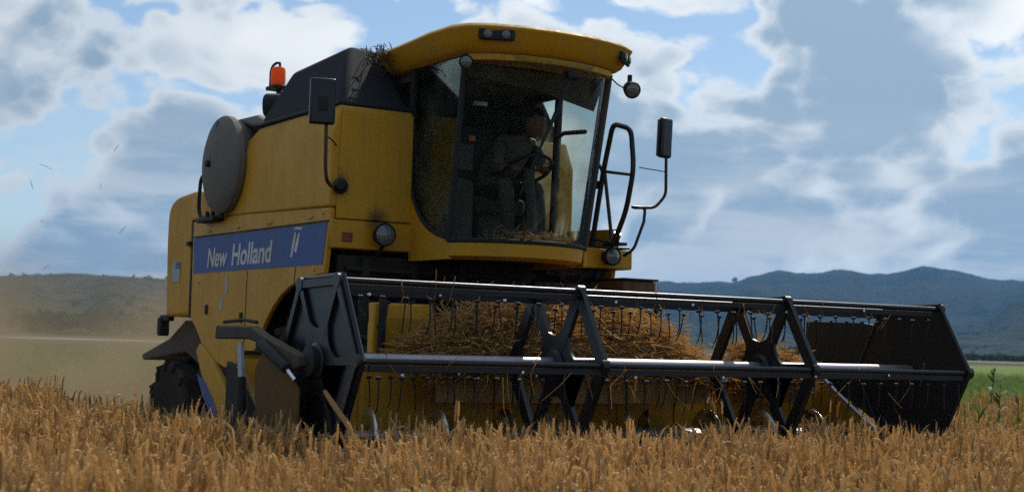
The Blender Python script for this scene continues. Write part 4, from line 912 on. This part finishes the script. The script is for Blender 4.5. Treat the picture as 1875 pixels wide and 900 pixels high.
# cut crop heaped on the header
def heap(name, cy, prof, xc, xw, zb, n, label, dark=False):
    ys = [p[0] for p in prof]; zsx = [p[1] for p in prof]
    k, mm = 36, 12; vs_ = []
    for i in range(k):
        y = ys[0] + (ys[-1]-ys[0])*i/(k-1); zt = float(np.interp(y, ys, zsx)) - .05
        for j in range(mm):
            a = math.pi*j/(mm-1); rx = xw*(.75+.25*math.sin(math.pi*i/(k-1))); d = .05*noise.noise(Vector((y*4, j*.6, 2)))
            vs_.append((xc + rx*math.cos(a)*(1+d), y, zb + max(0, zt-zb)*math.sin(a)**.7*(1+d*1.5)))
    core = MB(); core.add(vs_, [(i*mm+j, i*mm+j+1, (i+1)*mm+j+1, (i+1)*mm+j) for i in range(k-1) for j in range(mm-1)], True, .25)
    for q in range(n):
        y = random.uniform(ys[0], ys[-1]); zt = float(np.interp(y, ys, zsx)) + .05*noise.noise(Vector((y*5, 1, 3))); a = random.uniform(.05, .95)*math.pi; i = (y-ys[0])/(ys[-1]-ys[0]); rx = xw*(.75+.25*math.sin(math.pi*i))
        c = Vector((xc+rx*math.cos(a), y, zb+max(0, zt-zb-.03)*math.sin(a)**.7)); l = random.choice((random.uniform(.08, .2), random.uniform(.2, .45))); dd = Vector((random.gauss(.2, .8), random.gauss(0, 1), random.gauss(0, .45 if l < .2 else .18))).normalized()
        b = Vector((random.gauss(0, 1), random.gauss(0, 1), random.gauss(0, 1)))*l*.15
        core.tube([c-dd*l*.5, c+b, c+dd*l*.5], [.0028, .003, .002], 3, False, t=random.random())
        if q % 4 == 0: e = c+dd*l*.5; core.tube([e, e+dd*.03, e+dd*.07], [.003, .0075, .002], 4, True, t=random.uniform(.4, 1))
    me = core.mesh(name, recalc=False); o = bpy.data.objects.new(name, me); SC.collection.objects.link(o); me.materials.append(MT['straw']); tag(o, label, kind='stuff'); return o
heap('straw_heap', 0, [(-1.25, 1.42), (-.95, 1.64), (-.5, 1.72), (0, 1.735), (.40, 1.71), (.66, 1.62), (.85, 1.48), (1.05, 1.34)], 1.12, .42, 1.05, 9000, 'big mound of cut straw piled behind the reel tube')
heap('straw_heap', 0, [(1.52, 1.32), (1.62, 1.48), (1.72, 1.51), (1.85, 1.44), (2.05, 1.34)], 1.12, .26, 1.05, 1500, 'small brown straw pile at the far end of the header')

# bits of chaff flying over the tail
mb = MB()
for k in range(9):
    c = Vector((random.uniform(-7.5, -4.2), random.uniform(-2.6, -1.2), random.uniform(2.0, 3.3))); d = Vector((random.gauss(0, 1), random.gauss(0, .6), random.gauss(0, .35))).normalized(); l = random.uniform(.03, .16)
    mb.tube([c-d*l*.5, c+Vector((0, 0, random.gauss(0, .004))), c+d*l*.5], [.002, .003, .0015], 4, t=random.random())
o = mb.build('chaff', 'darkstraw'); tag(o, 'dark bits of chaff blown into the air behind the tank', kind='stuff')

# far tree line under the hills, and the lone tree on the ridge
def leafball(mb, c, rx, rz, n, s):
    for _ in range(n):
        v = Vector((random.gauss(0, 1), random.gauss(0, 1), random.gauss(0, 1))).normalized()*random.uniform(.55, 1.)
        p = Vector(c)+Vector((v.x*rx, v.y*rx, v.z*rz)); a = Vector((random.gauss(0, 1), random.gauss(0, 1), random.gauss(0, 1))).normalized(); b = a.orthogonal().normalized(); e = a.cross(b)
        mb.add([p+b*s, p+e*s, p-b*s, p-e*s], [(0, 1, 2, 3)], False, random.random())
mb = MB()
for u in np.arange(1180, 2300, 5.0):
    if noise.noise(Vector((u*.012, 0, 0))) < -.15: continue
    d = 420 + 30*noise.noise(Vector((u*.05, 3, 0))); h = 1.2+1.3*abs(noise.noise(Vector((u*.07, 9, 1)))); c = gp(u, d, h*.6); leafball(mb, c, 1.6, h*.75, 40, .35)
tag(mb.build('treeline', 'tree'), 'dark far-off hedge line at the foot of the hills', kind='stuff')
cand = [h for h in HILL if .08 < h[1] < .97 and -400 < h[0] < 2400 and noise.noise(Vector((h[2]*.004, h[3]*.004, 6))) > .05]
mb = MB()
for _ in range(1500):
    u_h, q_h, x_h, y_h, z_h = random.choice(cand); sc_ = random.uniform(1.2, 3.6)
    c0 = Vector((x_h+random.gauss(0, 14), y_h+random.gauss(0, 14), z_h+.3*sc_)); leafball(mb, c0, sc_*1.3, sc_*.8, 9, sc_*.6)
tag(mb.build('scrub', 'tree'), 'dark scrub bushes dotted over the far hillsides', kind='stuff')
u0 = 1348; h_ = float(np.interp(u0, pu, ph)); tr = tag(empty('tree', gp(u0, 3490, (3500*h_/FPX)-9)), 'lone dark tree standing on the hill ridge', 'tree')
mb = MB(); mb.tube([(0, 0, -4), (.3, 0, 4), (0, .3, 8)], [1.1, .8, .4], 8); mb.build('trunk', 'darkstraw', tr)
mb = MB(); leafball(mb, (0, 0, 10), 5.5, 5, 260, 1.3); leafball(mb, (-4, -3, 8), 3.5, 3, 120, 1.1); mb.build('crown', 'tree', tr)
